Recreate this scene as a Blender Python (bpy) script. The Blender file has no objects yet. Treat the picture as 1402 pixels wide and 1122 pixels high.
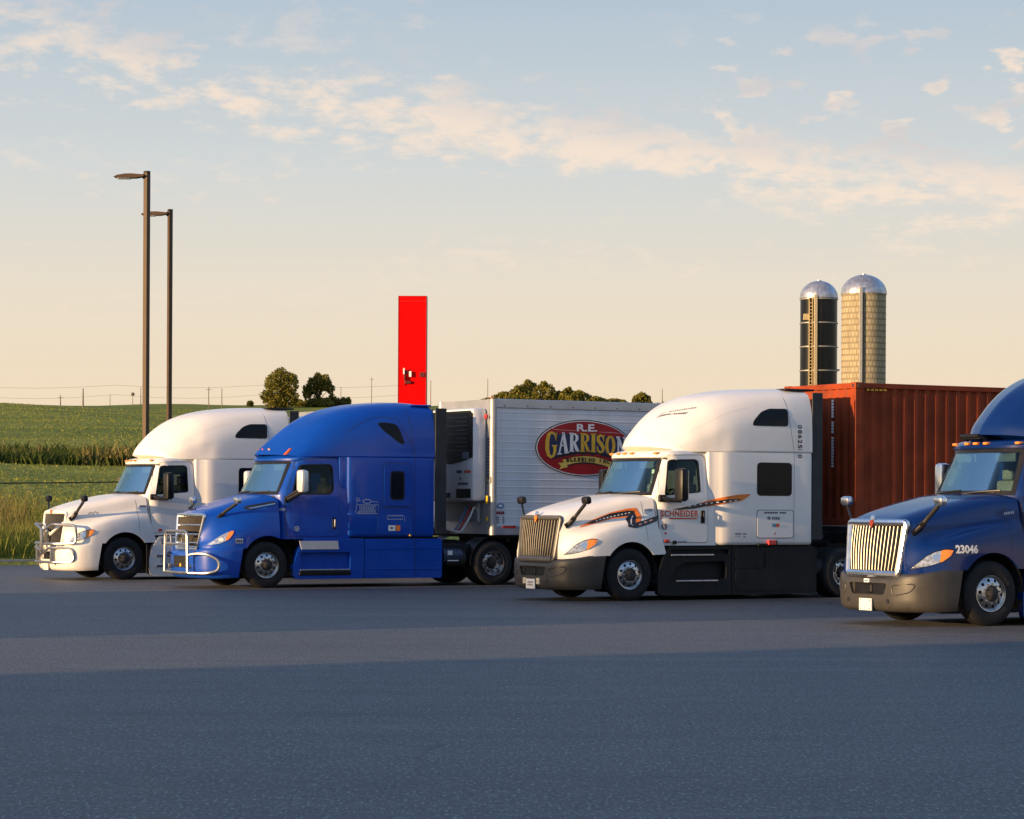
import bpy, bmesh, math, random
import numpy as np
from mathutils import Vector, Matrix
from mathutils.bvhtree import BVHTree
random.seed(7); rng = np.random.default_rng(7)
R = math.radians; PI = math.pi
scene = bpy.context.scene
COL = scene.collection

# ------------------------------------------------------------------ camera
EYE = 1.87
cam_d = bpy.data.cameras.new("camera"); cam = bpy.data.objects.new("camera", cam_d); COL.objects.link(cam)
cam_d.sensor_width = 36; cam_d.lens = 3500/1402*36; cam_d.shift_y = 129/1402
cam_d.clip_start = 0.1; cam_d.clip_end = 9000
cam.location = (0, 0, EYE); cam.rotation_euler = (PI/2, -0.005, 0)
scene.camera = cam

# ------------------------------------------------------------------ light
SUN_EL = R(8.0)
SUN_AZ = (-math.cos(R(31.6)), -math.sin(R(31.6)))                       # horizontal direction towards the sun
sun_d = bpy.data.lights.new("sun", 'SUN'); sun_d.energy = 3.8; sun_d.angle = R(0.6); sun_d.color = (1.0, 0.66, 0.34)
sun = bpy.data.objects.new("sun", sun_d); COL.objects.link(sun)
sdir = Vector((-SUN_AZ[0]*math.cos(SUN_EL), -SUN_AZ[1]*math.cos(SUN_EL), -math.sin(SUN_EL)))
sun.rotation_euler = sdir.to_track_quat('-Z', 'Y').to_euler()

vs = scene.view_settings
vs.view_transform = 'Standard'; vs.look = 'None'; vs.gamma = 1; vs.exposure = 1.12

class NT:
    """tiny node helper"""
    def __init__(s, tree): s.t = tree; s.n = tree.nodes; s.l = tree.links
    def add(s, typ, **kw):
        n = s.n.new(typ)
        for k, v in kw.items(): setattr(n, k, v)
        return n
    def put(s, sock, v):
        if hasattr(v, 'is_output') or isinstance(v, bpy.types.NodeSocket): s.l.new(v, sock)
        elif isinstance(v, (tuple, list)) and len(v) == 3 and sock.type == 'RGBA': sock.default_value = (*v, 1)
        else: sock.default_value = v
    def math(s, op, a, b=0.0, c=0.0, clamp=False):
        n = s.add('ShaderNodeMath', operation=op); n.use_clamp = clamp
        s.put(n.inputs[0], a); s.put(n.inputs[1], b); s.put(n.inputs[2], c)
        return n.outputs[0]
    def mix(s, f, a, b, mode='MIX'):
        n = s.add('ShaderNodeMixRGB', blend_type=mode)
        s.put(n.inputs[0], f); s.put(n.inputs[1], a); s.put(n.inputs[2], b)
        return n.outputs[0]
    def noise(s, vec, scale, detail=3, rough=0.55, dist=0.0):
        n = s.add('ShaderNodeTexNoise')
        if vec is not None: s.l.new(vec, n.inputs['Vector'])
        n.inputs['Scale'].default_value = scale; n.inputs['Detail'].default_value = detail
        n.inputs['Roughness'].default_value = rough; n.inputs['Distortion'].default_value = dist
        return n.outputs['Fac']
    def smooth(s, v, a, b, lo=0.0, hi=1.0):
        n = s.add('ShaderNodeMapRange', interpolation_type='SMOOTHSTEP')
        s.put(n.inputs[0], v); n.inputs[1].default_value = a; n.inputs[2].default_value = b
        n.inputs[3].default_value = lo; n.inputs[4].default_value = hi
        return n.outputs[0]
    def ramp(s, v, stops, interp='LINEAR'):
        n = s.add('ShaderNodeValToRGB'); s.put(n.inputs[0], v); e = n.color_ramp.elements
        n.color_ramp.interpolation = interp
        while len(e) < len(stops): e.new(0.5)
        for el, (p, c) in zip(e, stops): el.position = p; el.color = (*c, 1)
        return n.outputs[0]
    def mapping(s, vec, scale=(1, 1, 1), loc=(0, 0, 0), rot=(0, 0, 0)):
        n = s.add('ShaderNodeMapping'); s.l.new(vec, n.inputs[0])
        n.inputs['Scale'].default_value = scale; n.inputs['Location'].default_value = loc; n.inputs['Rotation'].default_value = rot
        return n.outputs[0]

# ------------------------------------------------------------------ sky
world = bpy.data.worlds.new("World"); scene.world = world; world.use_nodes = True
wt = world.node_tree; wt.nodes.clear(); W = NT(wt)
sky = W.add('ShaderNodeTexSky', sky_type='NISHITA'); sky.sun_disc = False
sky.sun_elevation = SUN_EL; sky.sun_rotation = math.atan2(SUN_AZ[0], SUN_AZ[1]); sky.air_density = 1.0; sky.dust_density = 1.2; sky.ozone_density = 1.0
gen = W.add('ShaderNodeTexCoord').outputs['Generated']
sp = W.add('ShaderNodeSeparateXYZ'); wt.links.new(gen, sp.inputs[0])
el = W.math('ARCSINE', sp.outputs[2])                                  # elevation, radians
az = W.math('ARCTAN2', sp.outputs[0], sp.outputs[1])                   # azimuth from +Y towards +X
K = 10.0/1.5/2**1.0
def k(*c): return tuple(v*K for v in c)
grad = W.ramp(W.math('DIVIDE', el, 0.26, clamp=True), [(0.0, (0.86, 0.64, 0.42)), (0.16, (0.81, 0.66, 0.48)), (0.32, (0.75, 0.67, 0.55)), (0.50, (0.60, 0.625, 0.62)), (0.74, (0.43, 0.52, 0.60)), (1.0, (0.32, 0.43, 0.57))])
lowf = W.smooth(el, 0.24, 0.55, 1.0, 0.0)
base = W.mix(lowf, W.mix(1.0, sky.outputs[0], (0.86, 0.96, 1.22), 'MULTIPLY'), W.mix(1.0, grad, (K, K, K), 'MULTIPLY'))
# clouds: a long thin bank falling to the right plus loose puffs
cv = W.add('ShaderNodeCombineXYZ'); wt.links.new(az, cv.inputs[0]); wt.links.new(el, cv.inputs[1])
cvec = cv.outputs[0]
n_a = W.noise(W.mapping(cvec, (1, 3.6, 1), (3.1, 0.4, 0), (0, 0, R(10))), 15, 8, 0.66, 0.35)
n_b = W.noise(W.mapping(cvec, (1, 2.3, 1), (7.7, 2.0, 0), (0, 0, R(4))), 64, 5, 0.6, 0.15)
n_c = W.noise(W.mapping(cvec, (1, 4.5, 1), (1.3, 5.0, 0), (0, 0, R(8))), 8, 4, 0.5, 0.2)
line = W.math('ADD', el, W.math('MULTIPLY', az, 0.145))                # distance from the bank's axis
wob = W.math('MULTIPLY', W.math('SUBTRACT', n_c, 0.5), 0.03)
d0 = W.math('SUBTRACT', W.math('ADD', line, wob), 0.1460)
d1 = W.math('ABSOLUTE', d0)
bank = W.smooth(d1, 0.003, 0.026, 1.0, 0.0)
mb = W.math('ADD', n_a, W.math('MULTIPLY', W.math('SUBTRACT', n_b, 0.5), 0.75))
c_bank = W.math('MULTIPLY', W.smooth(W.math('ADD', mb, W.math('MULTIPLY', bank, 0.22)), 0.56, 0.84), W.smooth(d1, 0.012, 0.045, 1.0, 0.0))
right = W.smooth(az, 0.05, 0.085)
upper = W.math('MULTIPLY', W.smooth(el, 0.112, 0.126), W.smooth(el, 0.172, 0.195, 1.0, 0.0))
n_p = W.noise(W.mapping(cvec, (1, 2.1, 1), (4.4, 9.0, 0), (0, 0, R(3))), 48, 4, 0.5, 0.1)
c_puff = W.math('MULTIPLY', W.smooth(W.math('ADD', n_p, W.math('MULTIPLY', W.math('SUBTRACT', n_a, 0.5), 0.5)), 0.535, 0.65), W.math('MULTIPLY', right, upper))
c_thin = W.math('MULTIPLY', W.smooth(W.math('ADD', n_c, W.math('MULTIPLY', W.math('SUBTRACT', n_b, 0.5), 0.9)), 0.60, 0.80), W.math('MULTIPLY', W.smooth(el, 0.055, 0.1), 0.7))
cl = W.math('MAXIMUM', W.math('MAXIMUM', W.math('MULTIPLY', c_bank, 0.72), W.math('MULTIPLY', c_puff, 0.75)), W.math('MULTIPLY', c_thin, 0.4), clamp=True)
shade = W.math('MULTIPLY', W.smooth(d0, -0.006, 0.018), W.smooth(n_a, 0.35, 0.6))
ccol = W.mix(W.math('MULTIPLY', shade, 0.75), k(0.93, 0.74, 0.58), k(0.52, 0.52, 0.56))
skyc = W.mix(W.math('MULTIPLY', cl, lowf), base, ccol)
bg = W.add('ShaderNodeBackground'); bg.inputs[1].default_value = 0.15
wt.links.new(skyc, bg.inputs[0])
wo = W.add('ShaderNodeOutputWorld'); wt.links.new(bg.outputs[0], wo.inputs[0])

# ------------------------------------------------------------------ materials
MATS = {}
def mat(name, base=(0.5, 0.5, 0.5), rough=0.5, metal=0.0, coat=0.0, var=0.06, vscale=3.0, spec=0.5, dirt=0.0, bump=0.0, bscale=60):
    if name in MATS: return MATS[name]
    m = bpy.data.materials.new(name); m.use_nodes = True; T = NT(m.node_tree); b = m.node_tree.nodes['Principled BSDF']
    oc = T.add('ShaderNodeTexCoord').outputs['Object']
    n1 = T.noise(oc, vscale, 5, 0.6)
    lo = tuple(c*(1-var*2) for c in base); hi = tuple(min(1, c*(1+var)) for c in base)
    c = T.mix(T.smooth(n1, 0.3, 0.75), lo, hi)
    if dirt > 0:                                      # road film, splashed and streaked, its own shape
        s = T.add('ShaderNodeSeparateXYZ'); m.node_tree.links.new(oc, s.inputs[0])
        g = T.smooth(s.outputs[2], 0.2, 1.3, 1.0, 0.0)
        n2 = T.noise(T.mapping(oc, (5, 5, 1.2)), 2.0, 6, 0.65)
        f = T.math('MULTIPLY', T.smooth(T.math('ADD', T.math('MULTIPLY', n2, 0.8), T.math('MULTIPLY', g, 0.3)), 0.45, 0.85), dirt, clamp=True)
        c = T.mix(f, c, (0.17, 0.14, 0.11))
        T.put(b.inputs['Roughness'], T.math('ADD', rough, T.math('MULTIPLY', f, 0.35)))
    else:
        T.put(b.inputs['Roughness'], T.math('ADD', rough-0.06, T.math('MULTIPLY', n1, 0.12)))
    m.node_tree.links.new(c, b.inputs['Base Color'])
    b.inputs['Metallic'].default_value = metal; b.inputs['Coat Weight'].default_value = coat; b.inputs['Coat Roughness'].default_value = 0.06
    b.inputs['Specular IOR Level'].default_value = spec
    if bump > 0:
        bn = T.add('ShaderNodeBump'); bn.inputs['Strength'].default_value = bump; bn.inputs['Distance'].default_value = 0.01
        m.node_tree.links.new(T.noise(oc, bscale, 4, 0.6), bn.inputs['Height']); m.node_tree.links.new(bn.outputs[0], b.inputs['Normal'])
    MATS[name] = m; return m
def glow(name, col, e):
    m = mat(name, col, 0.35)
    b = m.node_tree.nodes['Principled BSDF']; b.inputs['Emission Color'].default_value = (*col, 1); b.inputs['Emission Strength'].default_value = e
    return m
def glass_mat(name, tint, refl=1.0):
    m = bpy.data.materials.new(name); m.use_nodes = True; t = m.node_tree; t.nodes.clear(); T = NT(t)
    tr = T.add('ShaderNodeBsdfTransparent'); tr.inputs[0].default_value = (*tint, 1)
    gl = T.add('ShaderNodeBsdfGlossy'); gl.inputs['Roughness'].default_value = 0.02; gl.inputs[0].default_value = (0.72, 0.96, 1, 1)
    fr = T.add('ShaderNodeFresnel'); fr.inputs[0].default_value = 1.5
    mx = T.add('ShaderNodeMixShader'); t.links.new(T.math('MULTIPLY', fr.outputs[0], refl, clamp=True), mx.inputs[0])
    t.links.new(tr.outputs[0], mx.inputs[1]); t.links.new(gl.outputs[0], mx.inputs[2])
    o = T.add('ShaderNodeOutputMaterial'); t.links.new(mx.outputs[0], o.inputs[0])
    MATS[name] = m; return m

WHITE = mat('white_paint', (0.85, 0.81, 0.745), 0.38, 0, 0.5, 0.025, 1.5, dirt=0.14)
BLUE = mat('blue_paint', (0.001, 0.060, 0.40), 0.38, 0, 0.35, 0.05, 1.5, spec=0.3, dirt=0.04)
NAVY = mat('navy_paint', (0.0008, 0.017, 0.115), 0.36, 0, 0.8, 0.05, 1.5, spec=0.10, dirt=0.02)
PLAST = mat('grey_plastic', (0.040, 0.038, 0.034), 0.44, 0, 0, 0.1, 4, spec=0.45, dirt=0.08, bump=0.15, bscale=300)
SKIRTP = mat('skirt_plastic', (0.009, 0.0105, 0.013), 0.55, 0, 0, 0.1, 4, spec=0.22, dirt=0.05, bump=0.1, bscale=300)
BLACKP = mat('black_plastic', (0.009, 0.009, 0.0105), 0.42, 0, 0, 0.15, 5, spec=0.3)
DARK = mat('dark_chassis', (0.012, 0.012, 0.013), 0.75, 0, 0, 0.3, 6, dirt=0.2)
CHROME = mat('chrome', (0.74, 0.74, 0.75), 0.26, 1.0, 0, 0.06, 8)
GUN = mat('satin_grille', (0.105, 0.103, 0.10), 0.42, 0.4, 0, 0.08, 8)
ALU = mat('polished_aluminium', (0.55, 0.54, 0.53), 0.24, 1.0, 0, 0.12, 14)
SATALU = mat('satin_aluminium', (0.50, 0.51, 0.53), 0.42, 0.75, 0, 0.06, 2)
RUBBER = mat('tyre_rubber', (0.009, 0.009, 0.0095), 0.8, 0, 0, 0.25, 9, bump=0.25, bscale=70)
AMBER = mat('amber_lens', (0.85, 0.26, 0.02), 0.2, 0, 0.6, 0.04)
REDL = mat('red_lens', (0.6, 0.03, 0.02), 0.25, 0, 0.6, 0.04)
LENS = mat('clear_lens', (0.62, 0.62, 0.62), 0.12, 0.55, 1.0, 0.3, 18)
BLKGLASS = mat('black_glass', (0.006, 0.009, 0.014), 0.14, 0, 0.0, 0.05, spec=0.16)
SEATM = mat('seat_fabric', (0.16, 0.145, 0.13), 0.85, 0, 0, 0.15, 12)
DASH = mat('dashboard_plastic', (0.05, 0.055, 0.06), 0.65, 0, 0, 0.1, 6)
LINER = mat('cab_trim', (0.10, 0.105, 0.11), 0.8, 0, 0, 0.1, 6)
PAPER = mat('paper', (0.78, 0.75, 0.68), 0.8, 0, 0, 0.03)
PLATE = mat('plate_white', (0.75, 0.74, 0.70), 0.5, 0, 0, 0.05)
ORANGE = mat('orange_film', (0.88, 0.20, 0.012), 0.4, 0, 0.3, 0.05)
REDORG = mat('red_orange_film', (0.74, 0.085, 0.018), 0.4, 0, 0.3, 0.05)
INK = mat('black_film', (0.012, 0.012, 0.016), 0.4, 0, 0.3, 0.05)
NAVYINK = mat('navy_film', (0.02, 0.03, 0.09), 0.4, 0, 0.3, 0.05)
GREYINK = mat('grey_film', (0.16, 0.17, 0.20), 0.5, 0, 0, 0.05)
WINK = mat('white_film', (0.78, 0.77, 0.74), 0.45, 0, 0.2, 0.03)
SILVERINK = mat('silver_film', (0.42, 0.46, 0.55), 0.4, 0.2, 0.2, 0.05)
GOLD = mat('gold_film', (0.72, 0.42, 0.035), 0.42, 0, 0.3, 0.10, 2)
YEL = mat('yellow_film', (0.75, 0.52, 0.10), 0.45, 0, 0.2, 0.12, 2)
REDF = mat('red_film', (0.36, 0.006, 0.008), 0.4, 0, 0.3, 0.12, 1.2)
GLASS = glass_mat('tinted_windscreen', (0.60, 0.84, 0.87), 0.42)
SGLASS = glass_mat('dark_side_glass', (0.045, 0.06, 0.07), 0.45)

# ------------------------------------------------------------------ mesh helpers
def mk(name, verts, faces, m, parent=None, smooth=True, ang=32):
    me = bpy.data.meshes.new(name); me.from_pydata([tuple(v) for v in verts], [], faces); me.update()
    if smooth:
        me.polygons.foreach_set('use_smooth', [True]*len(me.polygons)); me.set_sharp_from_angle(angle=R(ang))
    me.materials.append(m)
    o = bpy.data.objects.new(name, me); COL.objects.link(o)
    if parent is not None: o.parent = parent
    return o
class MB:
    """collects pieces of ONE part"""
    def __init__(s): s.v = []; s.f = []
    def add(s, v, f):
        n = len(s.v); s.v += [tuple(p) for p in v]; s.f += [tuple(i+n for i in q) for q in f]; return s
    def box(s, x0, x1, y0, y1, z0, z1, bev=0.0, M=None):
        bm = bmesh.new(); bmesh.ops.create_cube(bm, size=1)
        for v in bm.verts: v.co = Vector(((x0+x1)/2+v.co.x*(x1-x0), (y0+y1)/2+v.co.y*(y1-y0), (z0+z1)/2+v.co.z*(z1-z0)))
        if bev > 0: bmesh.ops.bevel(bm, geom=bm.edges[:], offset=bev, segments=2, affect='EDGES', profile=0.5)
        if M is not None: bmesh.ops.transform(bm, matrix=M, verts=bm.verts)
        return s.bm(bm)
    def bm(s, bm):
        bm.verts.ensure_lookup_table(); bm.verts.index_update()
        s.add([v.co.copy() for v in bm.verts], [[v.index for v in f.verts] for f in bm.faces]); bm.free(); return s
    def lathe(s, prof, seg, M):                     # profile (r, h) about local z
        n = len(prof); vs_ = []; fs = []
        for i in range(seg):
            a = 2*PI*i/seg; c_, s_ = math.cos(a), math.sin(a)
            vs_ += [M @ Vector((r*c_, r*s_, h)) for r, h in prof]
        for i in range(seg):
            j = (i+1) % seg
            for q in range(n-1): fs.append((i*n+q, j*n+q, j*n+q+1, i*n+q+1))
        return s.add(vs_, fs)
    def cyl(s, p0, p1, r, seg=16, r1=None):
        p0, p1 = Vector(p0), Vector(p1); d = p1-p0
        M = Matrix.Translation(p0) @ d.to_track_quat('Z', 'Y').to_matrix().to_4x4()
        L = d.length; r1 = r if r1 is None else r1
        return s.lathe([(0.0005, 0), (r, 0), (r1, L), (0.0005, L)], seg, M)
    def tube(s, path, r, seg=8, closed=False, flat=1.0):
        P = [Vector(p) for p in path]; n = len(P); T = []
        for i in range(n):
            a = P[i-1] if (i > 0 or closed) else P[i]; b = P[(i+1) % n] if (i < n-1 or closed) else P[i]
            T.append((b-a).normalized())
        up = Vector((0, 0, 1)) if abs(T[0].z) < 0.9 else Vector((1, 0, 0))
        N = (up - T[0]*up.dot(T[0])).normalized(); vs_ = []; fs = []
        for i in range(n):
            N = (N - T[i]*N.dot(T[i])).normalized(); B = T[i].cross(N)
            vs_ += [P[i] + N*(r*math.cos(2*PI*q/seg)) + B*(r*flat*math.sin(2*PI*q/seg)) for q in range(seg)]
        for i in range(n if closed else n-1):
            j = (i+1) % n
            for q in range(seg):
                fs.append((i*seg+q, i*seg+(q+1) % seg, j*seg+(q+1) % seg, j*seg+q))
        if not closed: fs.append(tuple(range(seg))[::-1]); fs.append(tuple((n-1)*seg+q for q in range(seg)))
        return s.add(vs_, fs)
    def prism(s, poly, axis, a, b):                # poly in the two other axes, extruded from a to b along axis
        n = len(poly)
        def P(p, t): return {'x': (t, p[0], p[1]), 'y': (p[0], t, p[1]), 'z': (p[0], p[1], t)}[axis]
        s.add([P(p, a) for p in poly]+[P(p, b) for p in poly], [tuple(range(n))[::-1], tuple(range(n, 2*n))]+[(i, (i+1) % n, n+(i+1) % n, n+i) for i in range(n)])
        return s
    def build(s, name, m, parent=None, smooth=True, ang=32): return mk(name, s.v, s.f, m, parent, smooth, ang)
    def each(s, name, m, parent=None, smooth=True, ang=32):
        """every loose piece becomes an object of its own"""
        p = list(range(len(s.v)))
        def find(i):
            while p[i] != i: p[i] = p[p[i]]; i = p[i]
            return i
        for f in s.f:
            for q in f[1:]: p[find(q)] = find(f[0])
        groups = {}
        for f in s.f: groups.setdefault(find(f[0]), []).append(f)
        out = []
        for fs in groups.values():
            ids = sorted(set(i for f in fs for i in f)); mp = {i: k_ for k_, i in enumerate(ids)}
            out.append(mk(name, [s.v[i] for i in ids], [tuple(mp[i] for i in f) for f in fs], m, parent, smooth, ang))
        return out

def fillet(path, r, closed=False, n=5):
    P = [Vector(p) for p in path]; out = []; N = len(P)
    for i, p in enumerate(P):
        if not closed and i in (0, N-1): out.append(p); continue
        a, b = P[i-1], P[(i+1) % N]; da, db = (a-p), (b-p)
        rr = min(r, da.length*0.49, db.length*0.49); A = p+da.normalized()*rr; B = p+db.normalized()*rr
        for q in range(n+1):
            t = q/n; out.append(A*(1-t)**2 + p*(2*t*(1-t)) + B*t*t)
    return out
def rpoly(poly, r, n=4): return [(p.x, p.y) for p in fillet([(x, y, 0) for x, y in poly], r, True, n)]
def ell(cx, cz, a, b, n=40): return [(cx+a*math.cos(2*PI*i/n), cz+b*math.sin(2*PI*i/n)) for i in range(n)]

def mono(P, sub):
    """monotone cubic through a list of vectors"""
    P = np.array(P, float); n = len(P); d = np.diff(P, axis=0); m = np.zeros_like(P); m[0] = d[0]; m[-1] = d[-1]
    for i in range(1, n-1):
        a, b = d[i-1], d[i]; pr = a*b
        with np.errstate(divide='ignore', invalid='ignore'):
            m[i] = np.where(pr > 0, 2*pr/np.where(np.abs(a+b) < 1e-12, 1, a+b), 0)
    out = []
    for i in range(n-1):
        for q in range(sub):
            t = q/sub; t2, t3 = t*t, t*t*t
            out.append((2*t3-3*t2+1)*P[i]+(t3-2*t2+t)*m[i]+(-2*t3+3*t2)*P[i+1]+(t3-t2)*m[i+1])
    out.append(P[-1]); return np.array(out)
def net(rows, su=5, sv=4):
    """control net (half sections from y=0 outwards) -> closed manifold, mirrored in y"""
    A = np.array([mono(r, sv) for r in rows]); A = np.transpose(np.array([mono(A[:, j], su) for j in range(A.shape[1])]), (1, 0, 2))
    rings = []
    for r in A:
        right_ = r; left = r[1:][::-1]*np.array([1, -1, 1])
        rings.append(np.vstack([left, right_]))
    return loft(rings)
def loft(rings):
    n = len(rings[0]); v = [tuple(p) for r in rings for p in r]; f = []
    for i in range(len(rings)-1):
        for q in range(n):
            w = (q+1) % n; f.append((i*n+q, i*n+w, (i+1)*n+w, (i+1)*n+q))
    f.append(tuple(range(n))[::-1]); f.append(tuple((len(rings)-1)*n+q for q in range(n)))
    return v, f
def fixn(o):
    bm = bmesh.new(); bm.from_mesh(o.data); bmesh.ops.recalc_face_normals(bm, faces=bm.faces); bm.to_mesh(o.data); bm.free(); return o
def cut(o, cutters, ang=32, op='DIFFERENCE'):
    fixn(o); par = o.parent; o.parent = None
    for c in cutters:
        fixn(c); md = o.modifiers.new('b', 'BOOLEAN'); md.operation = op; md.object = c; md.solver = 'EXACT'
    bpy.context.view_layer.update(); dg = bpy.context.evaluated_depsgraph_get()
    me = bpy.data.meshes.new_from_object(o.evaluated_get(dg)); old = o.data; name = old.name
    o.modifiers.clear(); o.parent = par; o.data = me; bpy.data.meshes.remove(old); me.name = name
    while len(me.materials) > 1: me.materials.pop(index=len(me.materials)-1)
    me.polygons.foreach_set('material_index', [0]*len(me.polygons))
    me.polygons.foreach_set('use_smooth', [True]*len(me.polygons)); me.set_sharp_from_angle(angle=R(ang))
    for c in cutters: d = c.data; bpy.data.objects.remove(c); bpy.data.meshes.remove(d)
    return o
def tmp(b): return b.build('cutter', DARK, None, False)
def bvh(o): return BVHTree.FromPolygons([v.co.copy() for v in o.data.vertices], [tuple(p.vertices) for p in o.data.polygons])
def hit_y(bv, x, z, side, default=1.2):
    r = bv.ray_cast(Vector((x, side*4, z)), Vector((0, -side, 0)))
    return r[0].y if r[0] is not None else side*default
def sub2d(bm, L):
    bmesh.ops.triangulate(bm, faces=bm.faces[:])
    for _ in range(6):
        es = [e for e in bm.edges if e.calc_length() > L]
        if not es: break
        bmesh.ops.subdivide_edges(bm, edges=es, cuts=1); bmesh.ops.triangulate(bm, faces=[f for f in bm.faces if len(f.verts) > 3])
def polybm(polys):
    bm = bmesh.new()
    for p in polys: bm.faces.new([bm.verts.new((x, z, 0)) for x, z in p])
    return bm
def decal(name, polys, bv, off, m, parent, side=-1, L=0.12, thick=0.0, dirn=None):
    """polygons in (x, z) laid onto a body side; thick > 0 gives it rims that go back into the body"""
    bm = polys if isinstance(polys, bmesh.types.BMesh) else polybm(polys)
    sub2d(bm, L)
    for v in bm.verts:
        x, z = v.co.x, v.co.y
        if callable(bv): y = bv(x, z)
        elif isinstance(bv, (int, float)): y = bv
        else: y = hit_y(bv, x, z, side)
        v.co = Vector((x, y+side*off, z))
    if thick > 0:
        g = bmesh.ops.extrude_face_region(bm, geom=bm.faces[:])
        for e in g['geom']:
            if isinstance(e, bmesh.types.BMVert): e.co.y += side*0.0
        ex = set(e for e in g['geom'] if isinstance(e, bmesh.types.BMVert))
        for v in bm.verts:
            if v not in ex: v.co.y -= side*thick
        bmesh.ops.recalc_face_normals(bm, faces=bm.faces)
    b = MB().bm(bm); return b.build(name, m, parent, True, 40)
def textbm(s, h, w=None, x=0, z=0, bold=0.0, align='LEFT', sp=1.0, rot=0.0):
    """lettering from Blender's own font as a flat bmesh: cap height h, optional total width w"""
    cu = bpy.data.curves.new('t', 'FONT'); cu.body = s; cu.size = 1.0; cu.offset = bold; cu.space_character = sp; cu.resolution_u = 3
    ob = bpy.data.objects.new('t', cu); COL.objects.link(ob); bpy.context.view_layer.update()
    me = bpy.data.meshes.new_from_object(ob.evaluated_get(bpy.context.evaluated_depsgraph_get()))
    bm = bmesh.new(); bm.from_mesh(me); bpy.data.objects.remove(ob); bpy.data.curves.remove(cu); bpy.data.meshes.remove(me)
    xs = [v.co.x for v in bm.verts]; ys = [v.co.y for v in bm.verts]; x0, x1, y0, y1 = min(xs), max(xs), min(ys), max(ys)
    sy = h/(y1-y0); sx = sy if w is None else w/(x1-x0); W_ = (x1-x0)*sx; dx = {'LEFT': 0, 'CENTER': -W_/2}[align]
    c_, s_ = math.cos(rot), math.sin(rot)
    for v in bm.verts:
        a, b = (v.co.x-x0)*sx+dx, (v.co.y-y0)*sy
        v.co = Vector((x+a*c_-b*s_, z+a*s_+b*c_, 0))
    return bm
def joinbm(*bms):
    out = bmesh.new()
    for b in bms:
        b.verts.index_update(); vv = [out.verts.new(v.co) for v in b.verts]
        for f in b.faces:
            try: out.faces.new([vv[v.index] for v in f.verts])
            except ValueError: pass
        b.free()
    return out
def stroke(pts, w):
    """polyline of varying width -> list of quads; pts (x,z[,width])"""
    P = [Vector((p[0], p[1])) for p in pts]; ww = [p[2] if len(p) > 2 else w for p in pts]; L = []; Rr = []
    for i, p in enumerate(P):
        t = (P[min(i+1, len(P)-1)]-P[max(i-1, 0)]).normalized(); n = Vector((-t.y, t.x))*ww[i]/2; L.append(p+n); Rr.append(p-n)
    return [[tuple(L[i]), tuple(Rr[i]), tuple(Rr[i+1]), tuple(L[i+1])] for i in range(len(P)-1)]
def empty(name, loc, rz=0.0, label=None, cat=None, group=None):
    o = bpy.data.objects.new(name, None); COL.objects.link(o); o.location = loc; o.rotation_euler = (0, 0, rz); o.empty_display_size = 0.3
    tag(o, label, cat, group); return o
def tag(o, label=None, cat=None, group=None, kind=None):
    if label: o['label'] = label
    if cat: o['category'] = cat
    if group: o['group'] = group
    if kind: o['kind'] = kind
    return o

# ================================================================== THE SETTING
def plain(name, pts, z, m, kind='structure'):
    o = mk(name, [(x, y, z) for x, y in pts], [tuple(range(len(pts)))], m, None, False); tag(o, kind=kind); return o

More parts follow.
